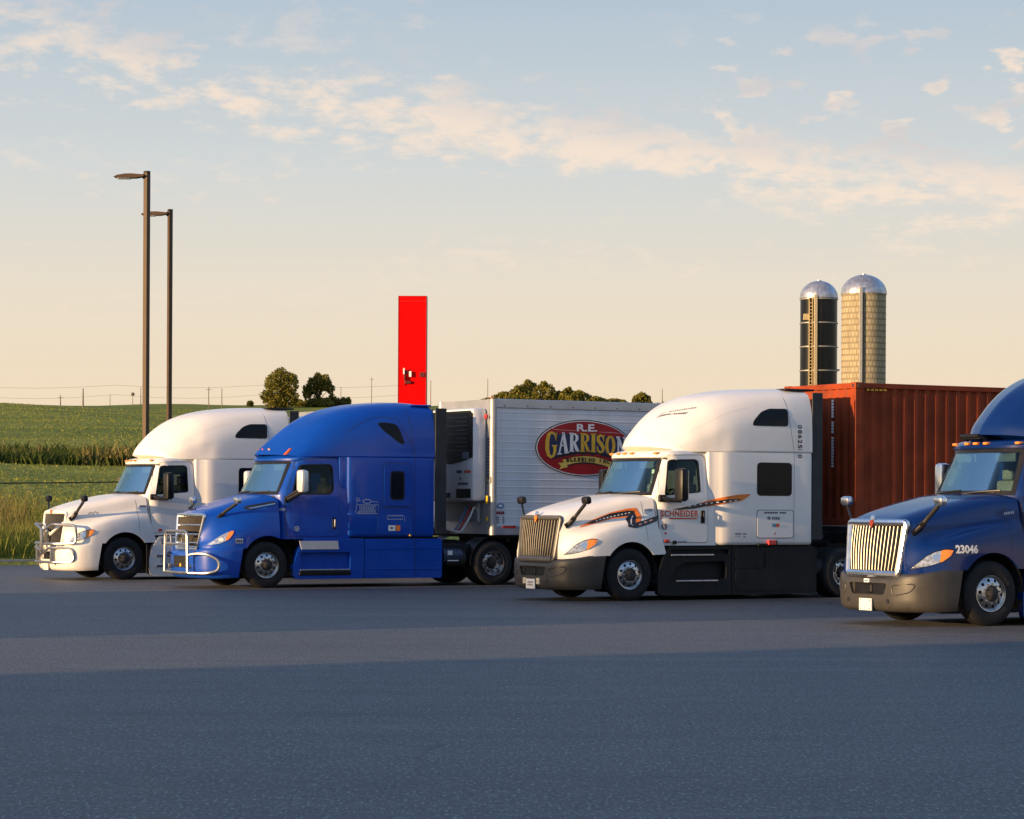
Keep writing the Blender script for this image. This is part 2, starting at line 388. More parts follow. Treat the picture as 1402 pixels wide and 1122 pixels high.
def asphalt():
    m = bpy.data.materials.new('asphalt'); m.use_nodes = True; T = NT(m.node_tree); b = m.node_tree.nodes['Principled BSDF']
    oc = T.add('ShaderNodeTexCoord').outputs['Object']
    big = T.noise(T.mapping(oc, (0.35, 0.8, 1), rot=(0, 0, R(-28))), 0.35, 5, 0.6)
    mid = T.noise(oc, 1.6, 5, 0.6)
    grit = T.noise(T.mapping(oc, (1, .26, 1), rot=(0, 0, R(4))), 34, 3, 0.8)
    vo = T.add('ShaderNodeTexVoronoi'); m.node_tree.links.new(oc, vo.inputs['Vector']); vo.inputs['Scale'].default_value = 55
    stone = T.smooth(vo.outputs['Distance'], 0.05, 0.45, 1.0, 0.0)
    worm = T.math('ABSOLUTE', T.math('SUBTRACT', T.noise(T.mapping(oc, (1, .34, 1), rot=(0, 0, R(-5))), 21, 2, 0.5, 1.1), 0.5))
    wormf = T.smooth(worm, 0.004, 0.02, 1.0, 0.0)
    c = T.mix(T.smooth(big, 0.3, 0.7), (0.021, 0.022, 0.0235), (0.038, 0.038, 0.039))
    c = T.mix(T.math('MULTIPLY', T.smooth(mid, 0.35, 0.75), 0.45), c, (0.088, 0.086, 0.084))
    c = T.mix(T.math('MULTIPLY', T.smooth(grit, 0.55, 0.66), 0.95), c, (0.25, 0.248, 0.245))
    c = T.mix(T.math('MULTIPLY', T.smooth(grit, 0.49, 0.36), 0.9), c, (0.012, 0.012, 0.013))
    c = T.mix(T.math('MULTIPLY', wormf, 0.6), c, (0.24, 0.238, 0.235))
    # oil drips and tyre-polished streaks along the stalls
    st = T.noise(T.mapping(oc, (0.06, 1.1, 1), rot=(0, 0, R(-30))), 1.0, 5, 0.62)
    c = T.mix(T.math('MULTIPLY', T.smooth(st, 0.52, 0.72), 0.65), c, (0.022, 0.022, 0.024))
    c = T.mix(T.math('MULTIPLY', T.smooth(st, 0.44, 0.28), 0.5), c, (0.125, 0.119, 0.112))
    vo2 = T.add('ShaderNodeTexVoronoi'); vo2.feature = 'DISTANCE_TO_EDGE'; vo2.inputs['Scale'].default_value = 0.13
    wv = T.add('ShaderNodeVectorMath', operation='ADD'); m.node_tree.links.new(oc, wv.inputs[0])
    nz = T.add('ShaderNodeTexNoise'); m.node_tree.links.new(oc, nz.inputs['Vector']); nz.inputs['Scale'].default_value = .6; nz.inputs['Detail'].default_value = 4; m.node_tree.links.new(nz.outputs['Color'], wv.inputs[1])
    m.node_tree.links.new(wv.outputs[0], vo2.inputs['Vector'])
    crack = T.math('MULTIPLY', T.smooth(vo2.outputs['Distance'], 0.0012, 0.0045, 1.0, 0.0), T.smooth(big, 0.46, 0.56))
    c = T.mix(T.math('MULTIPLY', crack, 0.55), c, (0.012, 0.012, 0.013))
    spot = T.smooth(T.noise(T.mapping(oc, (1.1, 1.1, 1), (5, 3, 0)), 0.9, 3, 0.5), 0.69, 0.76)
    c = T.mix(T.math('MULTIPLY', spot, 0.6), c, (0.014, 0.014, 0.015))
    m.node_tree.links.new(c, b.inputs['Base Color'])
    T.put(b.inputs['Roughness'], T.math('ADD', 0.50, T.math('MULTIPLY', mid, 0.28))); b.inputs['Specular IOR Level'].default_value = 0.75
    h = T.math('ADD', T.math('MULTIPLY', stone, 0.6), T.math('MULTIPLY', grit, 0.9))
    bn = T.add('ShaderNodeBump'); bn.inputs['Strength'].default_value = 0.5; bn.inputs['Distance'].default_value = 0.006
    m.node_tree.links.new(h, bn.inputs['Height']); m.node_tree.links.new(bn.outputs[0], b.inputs['Normal'])
    return m
ASPH = asphalt()

LU, LN = (math.cos(R(30)), math.sin(R(30))), (-math.sin(R(30)), math.cos(R(30)))   # along / across the stalls
P_EDGE = 72.5
def uv(u, n): return (u*LU[0]+n*LN[0], u*LU[1]+n*LN[1])
def ss(t): t = min(1, max(0, t)); return t*t*(3-2*t)
def terrain_h(X, Y):
    n = X*LN[0]+Y*LN[1]
    if n < P_EDGE: return -0.03
    d = n-P_EDGE
    ze = (P_EDGE+0.5*X)/0.866
    top = 12.9-0.030*(min(100, max(-75, X))+50)
    t = (Y-ze)/max(60, 300-ze)
    h = top*(0.72*min(1, max(0, t))+0.28*ss(t)) if t < 1 else top-0.012*(Y-300)
    far = 21.6+0.3*math.sin(X*0.012+1)
    if Y > 300: h = h*(1-ss((Y-300)/240))+far*ss((Y-300)/240) if Y > 330 else h-0.3*ss((Y-300)/30)
    if Y > 560: h -= ss((Y-600)/500)*14
    h += 0.18*math.sin(X*0.21+Y*0.07)+0.12*math.sin(Y*0.33-X*0.11)
    return max(0.10, h*1.0) if d > 0.4 else 0.10

def grass_mat():
    m = bpy.data.materials.new('meadow'); m.use_nodes = True; T = NT(m.node_tree); b = m.node_tree.nodes['Principled BSDF']
    oc = T.add('ShaderNodeTexCoord').outputs['Object']
    s = T.add('ShaderNodeSeparateXYZ'); m.node_tree.links.new(oc, s.inputs[0])
    band = T.noise(T.mapping(oc, (0.02, 0.16, 0.3)), 1.0, 4, 0.6, 0.3)
    tuft = T.noise(T.mapping(oc, (0.7, 0.35, 0.5)), 1.0, 5, 0.65)
    fine = T.noise(T.mapping(oc, (3.0, 1.2, 2.0)), 1.0, 4, 0.6)
    c = T.mix(T.smooth(band, 0.35, 0.68), (0.16, 0.19, 0.027), (0.30, 0.30, 0.05))
    c = T.mix(T.math('MULTIPLY', T.smooth(tuft, 0.42, 0.72), 0.6), c, (0.19, 0.19, 0.045))
    c = T.mix(T.math('MULTIPLY', T.smooth(fine, 0.55, 0.35), 0.6), c, (0.05, 0.075, 0.013))
    m.node_tree.links.new(c, b.inputs['Base Color']); b.inputs['Roughness'].default_value = 0.9; b.inputs['Specular IOR Level'].default_value = 0.1
    bn = T.add('ShaderNodeBump'); bn.inputs['Strength'].default_value = 0.5; bn.inputs['Distance'].default_value = 0.2
    m.node_tree.links.new(T.math('ADD', tuft, T.math('MULTIPLY', fine, 0.5)), bn.inputs['Height']); m.node_tree.links.new(bn.outputs[0], b.inputs['Normal'])
    return m
MEADOW = grass_mat()
def ground():
    ys = list(np.arange(-400, 60, 40.)) + list(np.arange(60, 130, 2.)) + list(np.arange(130, 420, 5.)) + list(np.arange(420, 900, 20.)) + [1000, 1300, 1800, 2600, 4000, 6000]
    xs = [-5000, -3000, -1800, -1000, -600, -400, -300] + list(np.arange(-240, 320, 4.)) + [340, 400, 600, 1000, 1800, 3000, 5000]
    v = [(x, y, terrain_h(x, y)) for y in ys for x in xs]; n = len(xs)
    f = [(j*n+i, j*n+i+1, (j+1)*n+i+1, (j+1)*n+i) for j in range(len(ys)-1) for i in range(n-1)]
    o = mk('ground', v, f, MEADOW, None, True, 180); tag(o, kind='structure')
ground()
lot = [uv(-260, -260), uv(260, -260), uv(260, P_EDGE), uv(-260, P_EDGE)]
plain('parking_lot', lot, 0.0, ASPH)
CONC = mat('concrete', (0.33, 0.31, 0.28), 0.85, 0, 0, 0.15, 2.5, bump=0.3, bscale=50)
kb = MB()
for u0 in np.arange(-120, 120, 3.0):
    M = Matrix.Rotation(R(30), 4, 'Z'); kb.box(u0+0.006, u0+2.994, P_EDGE, P_EDGE+0.2, -0.1, 0.15, 0.02, M)
tag(kb.build('kerb', CONC, None, False), kind='structure')

# ================================================================== WHEELS (two prototypes, copied)
def yM(x, y, z, s=-1): return Matrix.Translation((x, y, z)) @ Vector((0, s, 0)).to_track_quat('Z', 'X').to_matrix().to_4x4()
TYRE = [(.285, -.04), (.296, -.010), (.325, -.002), (.36, .004), (.40, .006), (.445, 0.0), (.485, -.018), (.503, -.036), (.509, -.052)]
for g in (-.095, -.14, -.185): TYRE += [(.510, g+.010), (.498, g+.007), (.498, g-.007), (.510, g-.010)]
TYRE += [(.509, -.228), (.503, -.244), (.485, -.262), (.445, -.28), (.40, -.286), (.325, -.28), (.285, -.25)]
def wheel_proto():
    out = {}
    t = MB().lathe(TYRE, 64, yM(0, 0, 0)); T_ = t.build('wheel', RUBBER, None, True, 40)
    def rim(prof, holes, hr, rr):
        b = MB().lathe(prof+[prof[0]], 48, yM(0, 0, 0)); o = b.build('rim', ALU, None, True, 30)
        c = MB()
        for i in range(holes):
            a = 2*PI*(i+.5)/holes; c.cyl((rr*math.cos(a), -0.3, rr*math.sin(a)), (rr*math.cos(a), 0.3, rr*math.sin(a)), hr, 14)
        return cut(o, [tmp(c)], 30)
    st = rim([(.292, -.012), (.286, .000), (.277, -.002), (.270, -.028), (.258, -.036), (.236, -.024), (.176, .000), (.135, .010), (.100, .010), (.100, -.02), (.17, -.03), (.235, -.055), (.262, -.07), (.284, -.07)], 10, .027, .208)
    dr = rim([(.292, -.012), (.286, .002), (.277, .000), (.270, -.03), (.262, -.09), (.250, -.128), (.215, -.136), (.165, -.118), (.11, -.112), (.11, -.14), (.215, -.16), (.255, -.155), (.28, -.1)], 10, .027, .208)
    def nuts(o, d):
        b = MB()
        for i in range(10):
            a = 2*PI*i/10; x, z = .150*math.cos(a), .150*math.sin(a); b.cyl((x, -d, z), (x, -d-.035, z), .015, 6)
        bm = bmesh.new(); bm.from_mesh(o.data); nn = len(bm.verts); vv = [bm.verts.new(p) for p in b.v]
        for q in b.f: bm.faces.new([vv[i] for i in q])
        bm.to_mesh(o.data); bm.free()
    nuts(st, .004); nuts(dr, -.112)
    def hub(d, r, L, nuts):
        b = MB().lathe([(.13, d+.004), (.13, d+.014), (.112, d+.02), (r, d+.03), (r, d+L-.015), (r-.02, d+L), (.001, d+L+.004)], 28, yM(0, 0, 0))
        b.lathe([(.001, d-.05), (.255, d-.05)], 28, yM(0, 0, 0))
        return b.build('hub', DARK, None, True, 35)
    out['steer'] = (T_, [st, hub(0.0, .088, .045, 1)])
    out['drive'] = (T_, [dr, hub(-.125, .10, .10, 1)])
    return out
PROTO = wheel_proto(); _used = set()
def wheel(kind, parent, x, y, side, z=.51, steer=0.0):
    t, ch = PROTO[kind]
    w = t.copy(); COL.objects.link(w); w.parent = parent; w.location = (x, y, z); w.rotation_euler = (0, random.uniform(0, 6), (PI if side > 0 else 0)+steer)
    for c in ch:
        d = c.copy(); COL.objects.link(d); d.parent = w
    return w

# ================================================================== TRACTORS
def tumble(z, w0, w1): return w0 if z < 2.0 else w0+(w1-w0)*min(1, (z-2.0)/0.8)
def tractor(spec):
    S = spec; paint = S['paint']; A = S['type'] == 'A'
    root = empty(S.get('name', 'semi_truck'), S['loc'], R(S.get('rot', 30)), S['label'], 'truck', 'semi trucks parked in a row')
    # ---- hood -----------------------------------------------------
    if A:
        rows = [
         [(-1.345, 0, 1.655), (-1.335, .50, 1.65), (-1.30, .745, 1.59), (-1.33, .76, 1.30), (-1.35, .79, 1.05), (-1.345, .84, .92), (-1.34, .85, .79)],
         [(-1.16, 0, 1.735), (-1.15, .54, 1.73), (-1.12, .80, 1.64), (-1.12, .86, 1.36), (-1.15, .985, 1.17), (-1.17, 1.02, .97), (-1.18, 1.03, .82)],
         [(-.74, 0, 1.865), (-.73, .58, 1.855), (-.70, .86, 1.74), (-.70, .935, 1.45), (-.74, 1.16, 1.305), (-.76, 1.205, 1.10), (-.80, 1.21, .87)],
         [(-.30, 0, 1.965), (-.30, .62, 1.955), (-.28, .93, 1.83), (-.28, .985, 1.555), (-.30, 1.185, 1.42), (-.30, 1.23, 1.18), (-.30, 1.23, .88)],
         [(.12, 0, 2.045), (.12, .68, 2.035), (.14, 1.0, 1.92), (.14, 1.045, 1.635), (.12, 1.185, 1.47), (.12, 1.225, 1.20), (.12, 1.23, .88)],
         [(.28, 0, 2.075), (.40, .72, 2.06), (.60, 1.06, 1.97), (.60, 1.125, 1.72), (.66, 1.175, 1.44), (.74, 1.205, 1.18), (.83, 1.21, .90)]]
    else:
        rows = [
         [(-1.30, 0, 1.63), (-1.29, .50, 1.625), (-1.265, .765, 1.56), (-1.31, .72, 1.25), (-1.36, .69, 1.02), (-1.36, .78, .93), (-1.35, .84, .86)],
         [(-1.10, 0, 1.715), (-1.09, .54, 1.70), (-1.05, .83, 1.59), (-1.10, .90, 1.34), (-1.16, .96, 1.12), (-1.18, 1.02, .98), (-1.19, 1.04, .86)],
         [(-.70, 0, 1.84), (-.70, .60, 1.82), (-.68, .92, 1.68), (-.70, 1.04, 1.46), (-.74, 1.14, 1.27), (-.77, 1.19, 1.10), (-.80, 1.20, .87)],
         [(-.35, 0, 1.95), (-.35, .66, 1.925), (-.33, 1.0, 1.77), (-.33, 1.10, 1.55), (-.35, 1.17, 1.38), (-.35, 1.22, 1.18), (-.35, 1.22, .87)],
         [(-.05, 0, 2.035), (-.05, .72, 2.00), (0.0, 1.06, 1.84), (.0, 1.13, 1.64), (0.0, 1.18, 1.44), (.0, 1.22, 1.18), (.0, 1.22, .87)],
         [(.06, 0, 2.07), (.14, .76, 2.04), (.31, 1.10, 1.90), (.31, 1.155, 1.66), (.31, 1.19, 1.44), (.31, 1.22, 1.18), (.31, 1.22, .87)]]
    hv, hf = net(rows, 6, 4); hood = mk('hood', hv, hf, paint, root, True, 40)
    arch = MB(); ax = 0.03
    for s in (-1, 1): arch.cyl((ax, s*.55, .53), (ax, s*1.6, .53), .615, 48)
    nose = MB().prism([(-.615, .70), (.615, .70), (.690, 1.585), (-.690, 1.585)] if A else [(-.575, .70), (.575, .70), (.70, 1.565), (-.70, 1.565)], 'x', -2.0, -1.17)
    cut(hood, [tmp(arch), tmp(nose)], 38); hb = bvh(hood)
    lin = MB()
    for s in (-1, 1):
        n = 24
        pr = [(.612*math.cos(PI*(1.10-1.2*i/n)), .53+.612*math.sin(PI*(1.10-1.2*i/n))) for i in range(n+1)]
        v = [(ax+x, s*yy, z) for x, z in pr for yy in (.56, 1.185)]
        lin.add(v, [(2*i, 2*i+1, 2*i+3, 2*i+2) for i in range(n)])
        lin.add([(ax+x, s*.565, z) for x, z in pr], [tuple(range(n+1))])
    lin.build('wheel_arch_liner', DARK, root, True, 40)
    # ---- bumper ---------------------------------------------------
    bp = S['bumper']
    outer = [(-1.50, 0), (-1.495, .30), (-1.475, .58), (-1.41, .82), (-1.28, 1.02), (-1.05, 1.165), (-.80, 1.215), (-.56, 1.225)]
    inner = [(-.56, 1.15), (-.8, 1.13), (-1.05, 1.04), (-1.2, .9), (-1.27, .7), (-1.30, .45), (-1.30, 0)]
    o2 = mono(outer, 4); rings = []
    for fz, tx in ((0, .10), (.06, .045), (.16, .012), (.35, 0), (.62, 0), (.80, -.004), (.92, .004), (.98, .018), (1.0, .035)):
        half = []
        for (x, y) in list(map(tuple, o2))+inner:
            sd = ss((x+1.45)/.8); s2 = ss((y-.55)/.3); zt = (.735+.075*s2+.095*sd) if A else (.80+.07*s2+.03*sd); zb = .215+.02*sd
            xx = x+tx*(1-sd*.6) - (0.0 if y < 1.1 else 0); yy = y*(1-tx*.35)
            if x > -.85: xx += -.12*(1-fz)*ss((x+.85)/.29)
            half.append((xx, yy, zb+(zt-zb)*fz))
        left = [(x, -y, z) for x, y, z in half[1:-1]][::-1]
        rings.append(half+left)
    v, f = loft(rings); bumper = mk('bumper', v, f, bp, root, True, 38)
    if A: cut(bumper, [tmp(MB().prism(rpoly([(-.50, .66), (.50, .66), (.42, .475), (-.42, .475)], .06), 'x', -2, -1.435))], 38)
    bb = bvh(bumper)
    def front(y, z, off=0.0):
        r = bb.ray_cast(Vector((-4, y, z)), Vector((1, 0, 0))); return Vector(((r[0].x if r[0] else -1.45)-off, y, z))
    if A:
        for s in (-1, 1):
            pts = fillet([(s*.60, .63, 0), (s*1.01, .665, 0), (s*.93, .53, 0), (s*.63, .47, 0)], .07, True)
            MB().tube([front(p.x, p.y, .002) for p in pts], .011, 6, True).build('fog_lamp_trim', bp, bumper)
            c = front(s*.52, .385); MB().cyl(c+Vector((.02, 0, 0)), c-Vector((.004, 0, 0)), .038, 18).build('tow_hole', INK, bumper)
        MB().box(-1.44, -1.425, -.41, .41, .48, .655).build('lower_grille', BLACKP, bumper, False)
        MB().box(-1.46, -1.43, -.06, .06, .50, .64, .02).build('radar_cover', BLACKP, bumper, False)
        pl = MB().box(-1.535, -1.512, -.165, .165, .225, .415, .006).build('license_plate', PLATE, root, False)
        if S.get('plate_text'):
            mkx = MB()
            for r_, z in enumerate((.35, .30)):
                for q in range(6): mkx.box(-1.538, -1.5345, -.10+q*.035, -.10+q*.035+.022, z-.018, z+.018)
            mkx.build('plate_marks', GREYINK, pl, False)
            for s in (-1, 1):
                MB().box(-1.525, -1.48, s*.255-.055, s*.255+.055, .315, .435, .01).build('driving_lamp', mat('warm_lamp_lens', (.75, .66, .45), .25, .1, .8, .15, 30), root, False)
        else:
            mkx = MB()
            for yy in (-.12, .12):
                for z in (.255, .385): mkx.cyl((-1.534, yy, z), (-1.54, yy, z), .012, 8)
            mkx.build('plate_bolts', GREYINK, pl, False)
            MB().box(-1.525, -1.49, -.08, .055, .665, .725, .006).build('toll_tag', WINK, root, False)
            MB().box(-1.529, -1.524, -.06, .035, .685, .705).build('toll_tag_mark', mat('blue_ink', (.05, .2, .4), .5), root, False)
    # ---- grille ---------------------------------------------------
    if A:
        def G(y, z, off=0.0): return Vector((-1.345-.085*(1.62-z)/.82+.075*(abs(y)/.72)**2-off, y, z))
        def hw(z, inset=0.0): return (.655+.085*(z-.80)/.82)-inset
        back = []
        for i in range(9):
            z = .83+.77*i/8
            back += [G(hw(z, .03)*q/6, z, -.035) for q in range(-6, 7)]
        MB().add(back, [(i*13+q, i*13+q+1, (i+1)*13+q+1, (i+1)*13+q) for i in range(8) for q in range(12)]).build('grille_backing', BLACKP, root)
        path = []
        cor = [(-hw(.80), .795), (hw(.80), .795), (hw(1.62), 1.605), (-hw(1.62), 1.605)]
        dens = []
        for i in range(4):
            a, b_ = cor[i], cor[(i+1) % 4]
            for q in range(8): dens.append((a[0]+(b_[0]-a[0])*q/8, a[1]+(b_[1]-a[1])*q/8, 0))
        for p in fillet(dens, .09, True, 2): path.append(G(p.x, p.y, .012))
        gfm = S['grille']
        fr = MB().tube(path, .058 if gfm is CHROME else (.036 if gfm is WHITE else .048), 10, True).build('grille_frame', gfm, root)
        # deep lower lip of the surround
        MB().tube([G(y, .80, .015) for y in np.linspace(-.60, .60, 13)], .062, 10).build('grille_lip', gfm, root)
        if S['grille_style'] == 'bars':
            for i in range(16):
                t = (i+.5)/16*2-1; bpth = []
                for q in range(11):
                    z = .845+.715*q/10; bow = .025*math.sin(PI*q/10)*(1 if t > 0 else -1)*abs(t)
                    bpth.append(G(t*hw(z, .05)+bow, z, .006+.012*math.sin(PI*q/10)))
                MB().tube(bpth, .0098, 6).build('grille_bar', S.get('bar', gfm), root)
            e = MB().prism([(0, 1.515), (.055, 1.60), (.032, 1.64), (-.032, 1.64), (-.055, 1.60)], 'x', -1.425, -1.385); e.build('emblem', S['emblem'], root, False)
            MB().lathe([(.001, .03), (.04, .028), (.052, .015), (.052, 0), (.04, -.02)], 20, Matrix.Translation((-1.385, 0, 1.675)) @ Vector((-1, 0, .3)).to_track_quat('Z', 'X').to_matrix().to_4x4()).build('badge', CHROME, root)
        else:
            ms = MB()
            for i in range(15):
                z = .86+i*.05; ms.tube([G(y, z, .004) for y in np.linspace(-hw(z, .05), hw(z, .05), 7)], .007, 4)
            for i in range(23):
                t = (i+.5)/23*2-1; ms.tube([G(t*hw(z, .05), z, .004) for z in (.84, 1.1, 1.35, 1.58)], .007, 4)
            ms.build('grille_mesh', mat('mesh_grey', (.03, .03, .031), .5, .3), root)
            for s in (-1, 1):
                MB().tube([G(s*hw(1.34, .02), 1.36, .02), G(s*.40, 1.24, .03), G(s*.12, 1.10, .035), G(0.0, 1.07, .035)], .04, 8).build('chevron_bar', gfm, root)
            MB().prism([(0, .98), (.09, 1.14), (.05, 1.17), (0, 1.10), (-.05, 1.17), (-.09, 1.14)], 'x', -1.50, -1.46).build('emblem', CHROME, root, False)
            MB().cyl((-1.37, 0, 1.62), (-1.42, 0, 1.62), .04, 16).build('badge', ORANGE, root)
    else:
        def G(y, z, off=0.0): return Vector((-1.315-.07*(1.60-z)/.65+.07*(abs(y)/.75)**2-off, y, z))
        def hw(z, inset=0.0): return .60+.15*(z-.95)/.65-inset
        back = []
        for i in range(9):
            z = .82+.76*i/8; back += [G(hw(z, .03)*q/6, z, -.03) for q in range(-6, 7)]
        MB().add(back, [(i*13+q, i*13+q+1, (i+1)*13+q+1, (i+1)*13+q) for i in range(8) for q in range(12)]).build('grille_backing', BLACKP, root)
        cor = [(-hw(.84), .84), (hw(.84), .84), (hw(1.58), 1.585), (-hw(1.58), 1.585)]; dens = []
        for i in range(4):
            a, b_ = cor[i], cor[(i+1) % 4]
            for q in range(8): dens.append((a[0]+(b_[0]-a[0])*q/8, a[1]+(b_[1]-a[1])*q/8, 0))
        MB().tube([G(p.x, p.y, .012) for p in fillet(dens, .09, True, 2)], .042, 10, True).build('grille_frame', CHROME, root)
        for z in (1.37, 1.17, .985, .90):
            MB().tube([G(y, z, .012) for y in np.linspace(-hw(z, .01), hw(z, .01), 9)], .022, 8).build('grille_bar', CHROME, root)
        ms = MB()
        for i in range(16):
            z = .96+i*.038; ms.tube([G(y, z, -.005) for y in np.linspace(-hw(z, .05), hw(z, .05), 7)], .007, 4)
        for i in range(30):
            t = (i+.5)/30*2-1; ms.tube([G(t*hw(z, .05), z, -.002) for z in (.9, 1.1, 1.3, 1.55)], .006, 4)
        ms.build('grille_mesh', mat('mesh_bronze', (.05, .04, .03), .45, .4), root)
        MB().prism(ell(0, 1.605, .07, .022, 16), 'x', -1.345, -1.33).build('badge', INK, root, False)
        MB().box(-1.507, -1.49, -.42, .42, .44, .70, .01).build('lower_grille', BLACKP, bumper, False)
        lg = MB()
        for i in range(8): lg.box(-1.514, -1.50, -.40, .40, .455+i*.03, .463+i*.03)
        lg.build('lower_grille_slats', PLAST, bumper, False)
        MB().box(-1.52, -1.50, -.03, .05, .46, .53, .005).build('plate_bracket', GOLD, root, False)
        # hood scoop in front of the wipers
        MB().tube([(-1.12, .12, 1.715), (-1.10, .25, 1.72), (-1.12, .40, 1.71)], .018, 6).build('hood_scoop', INK, root)
    # ---- headlights ----------------------------------------------
    for s in (-1, 1):
        if A:
            p = [(-1.31, .905), (-1.22, 1.00), (-1.12, 1.095), (-1.00, 1.16), (-.86, 1.195), (-.745, 1.185), (-.80, 1.10), (-.93, 1.01), (-1.08, .955), (-1.22, .92)]
            am = [(-.93, 1.183), (-.86, 1.195), (-.745, 1.185), (-.80, 1.10), (-.93, 1.01), (-.97, .998)]
            bl = ell(-1.0, 1.075, .06, .055, 18)
        else:
            p = [(-1.29, .945), (-1.19, 1.03), (-1.06, 1.13), (-.92, 1.21), (-.80, 1.255), (-.755, 1.25), (-.80, 1.17), (-.90, 1.06), (-1.05, .985), (-1.20, .95)]
            am = [(-.86, 1.23), (-.80, 1.255), (-.755, 1.25), (-.80, 1.17), (-.90, 1.06), (-.955, 1.035), (-.95, 1.09)]
            bl = ell(-1.04, 1.06, .05, .04, 18)
        cx = sum(q[0] for q in p)/len(p); cz = sum(q[1] for q in p)/len(p)
        bez = decal('headlight_bezel', [[(cx+(x-cx)*1.05, cz+(z-cz)*1.12) for x, z in rpoly(p, .03)]], hb, .006, BLACKP if A else paint, root, s, .1, .03)
        hl = decal('headlight', [rpoly(p, .03)], hb, .016, LENS, root, s, .08, .03)
        decal('turn_lens', [rpoly(am, .02)], hb, .021, AMBER, hl, s, .08)
        decal('bulb_reflector', [bl], hb, .020, CHROME if A else WINK, hl, s, .05)
    # ---- cab ------------------------------------------------------
    if A: xc0, xk0, xc1, xk1, yk0, yk1, xr, w0, w1, zt = .30, .62, .66, .93, 1.03, .90, 2.02, 1.165, 1.05, 2.93
    else: xc0, xk0, xc1, xk1, yk0, yk1, xr, w0, w1, zt = .08, .36, .43, .73, 1.05, .93, 2.02, 1.185, 1.10, 2.93
    def XF(y, z):
        t = (z-2.05)/.73; t = max(0.0, t) if z < 2.05 else t
        xc, xk, yk = xc0+(xc1-xc0)*t, xk0+(xk1-xk0)*t, yk0+(yk1-yk0)*t
        return xc+(xk-xc)*(abs(y)/yk)**2.3
    def ring(z, ins=0.0, dx=0.0):
        t = max(0.0, (z-2.05)/.73); yk = yk0+(yk1-yk0)*t; w = tumble(z, w0, w1)-ins; xk = xk0+(xk1-xk0)*t
        yk = min(yk-ins*.9, w-.06)
        h = [(XF(q*yk, z)+ins+dx, q*yk) for q in (0, .2, .4, .6, .8, .92, 1.0)]
        xe = h[-1][0]
        h += [(xe+.07, (yk+2*w)/3), (xe+.19, w), (xe+.45, w), (1.45, w), (xr-ins, w), (xr-ins, w*.5), (xr-ins, 0)]
        return [(x, y, z) for x, y in h]+[(x, -y, z) for x, y in h[1:-1]][::-1]
    cabr = [ring(z) for z in (1.07, 1.5, 2.0, 2.05, 2.2, 2.4, 2.6, 2.78)]+[ring(2.80, 0, -.05), ring(2.84, 0, -.075), ring(2.88, .01, -.07), ring(2.915, .03, -.03), ring(2.935, .06, .03)]
    v, f = loft(cabr); cab = mk('cab', v, f, paint, root, True, 38); cb0 = bvh(fixn(cab))
    if A:
        win = [(.815, 2.055), (.975, 2.715), (1.04, 2.745), (1.60, 2.755), (1.655, 2.70), (1.655, 2.12)]
        door = [(.735, 1.13), (.665, 1.98), (.70, 2.06), (.90, 2.77), (.97, 2.835), (1.75, 2.845), (1.815, 2.78), (1.815, 1.13)]
    else:
        win = [(.62, 2.06), (.74, 2.50), (.84, 2.70), (1.55, 2.72), (1.615, 2.66), (1.615, 2.14), (1.52, 2.06)]
        door = [(.50, 1.14), (.45, 1.95), (.54, 2.2), (.76, 2.76), (.84, 2.835), (1.70, 2.85), (1.755, 2.79), (1.755, 1.14)]
    win = rpoly(win, .06); doorp = rpoly(door, .07)
    wscut = rpoly([(-.985, 2.075), (.985, 2.075), (.875, 2.755), (-.875, 2.755)], .06) if A else rpoly([(-1.0, 2.08), (1.0, 2.08), (.89, 2.755), (-.89, 2.755)], .06)
    def cutters(): return [tmp(MB().prism(wscut, 'x', -.6, 1.25)), tmp(MB().prism(win, 'y', -2, 2))]
    cav = mk('cutter', *loft([ring(z, .05) for z in (1.25, 2.0, 2.05, 2.4, 2.78, 2.84)]), DARK, None, False)
    cut(cab, [cav]+cutters(), 38)
    lining = mk('cab_lining', *loft([ring(z, .046) for z in (1.245, 2.0, 2.05, 2.4, 2.78, 2.845)]), LINER, root, False)
    cut(lining, [mk('cutter', *loft([ring(z, .06) for z in (1.26, 2.0, 2.05, 2.4, 2.78, 2.83)]), DARK, None, False)]+cutters())
    # windscreen pane, black border, wipers, mirror
    def pane(yw0, yw1, z0, z1, off, nz=8, ny=14):
        vv = []
        for i in range(nz+1):
            z = z0+(z1-z0)*i/nz; yw = yw0+(yw1-yw0)*i/nz
            for q in range(ny+1): y = -yw+2*yw*q/ny; vv.append((XF(y, z)-off, y, z))
        return vv, [(i*(ny+1)+q, i*(ny+1)+q+1, (i+1)*(ny+1)+q+1, (i+1)*(ny+1)+q) for i in range(nz) for q in range(ny)]
    a_, b__ = (.995, .885) if A else (1.01, .90)
    ws = mk('windshield', *pane(a_, b__, 2.065, 2.765, .004), GLASS, root)
    fb = MB(); ring_o = []; ring_i = []
    for (yw0, yw1, z0, z1, lst) in ((a_+.02, b__+.02, 2.045, 2.785, ring_o), (a_-.05, b__-.05, 2.115, 2.725, ring_i)):
        for q in range(13): lst.append((-yw0+2*yw0*q/12, z0))
        for q in range(1, 13): t = q/12; lst.append((yw0+(yw1-yw0)*t, z0+(z1-z0)*t))
        for q in range(1, 13): lst.append((yw1-2*yw1*q/12, z1))
        for q in range(1, 12): t = q/12; lst.append((-(yw1+(yw0-yw1)*t), z1+(z0-z1)*t))
    n = len(ring_o); fb.add([(XF(y, z)-.009, y, z) for y, z in ring_o]+[(XF(y, z)-.009, y, z) for y, z in ring_i], [(i, (i+1) % n, n+(i+1) % n, n+i) for i in range(n)])
    fb.build('windshield_seal', BLACKP, ws)
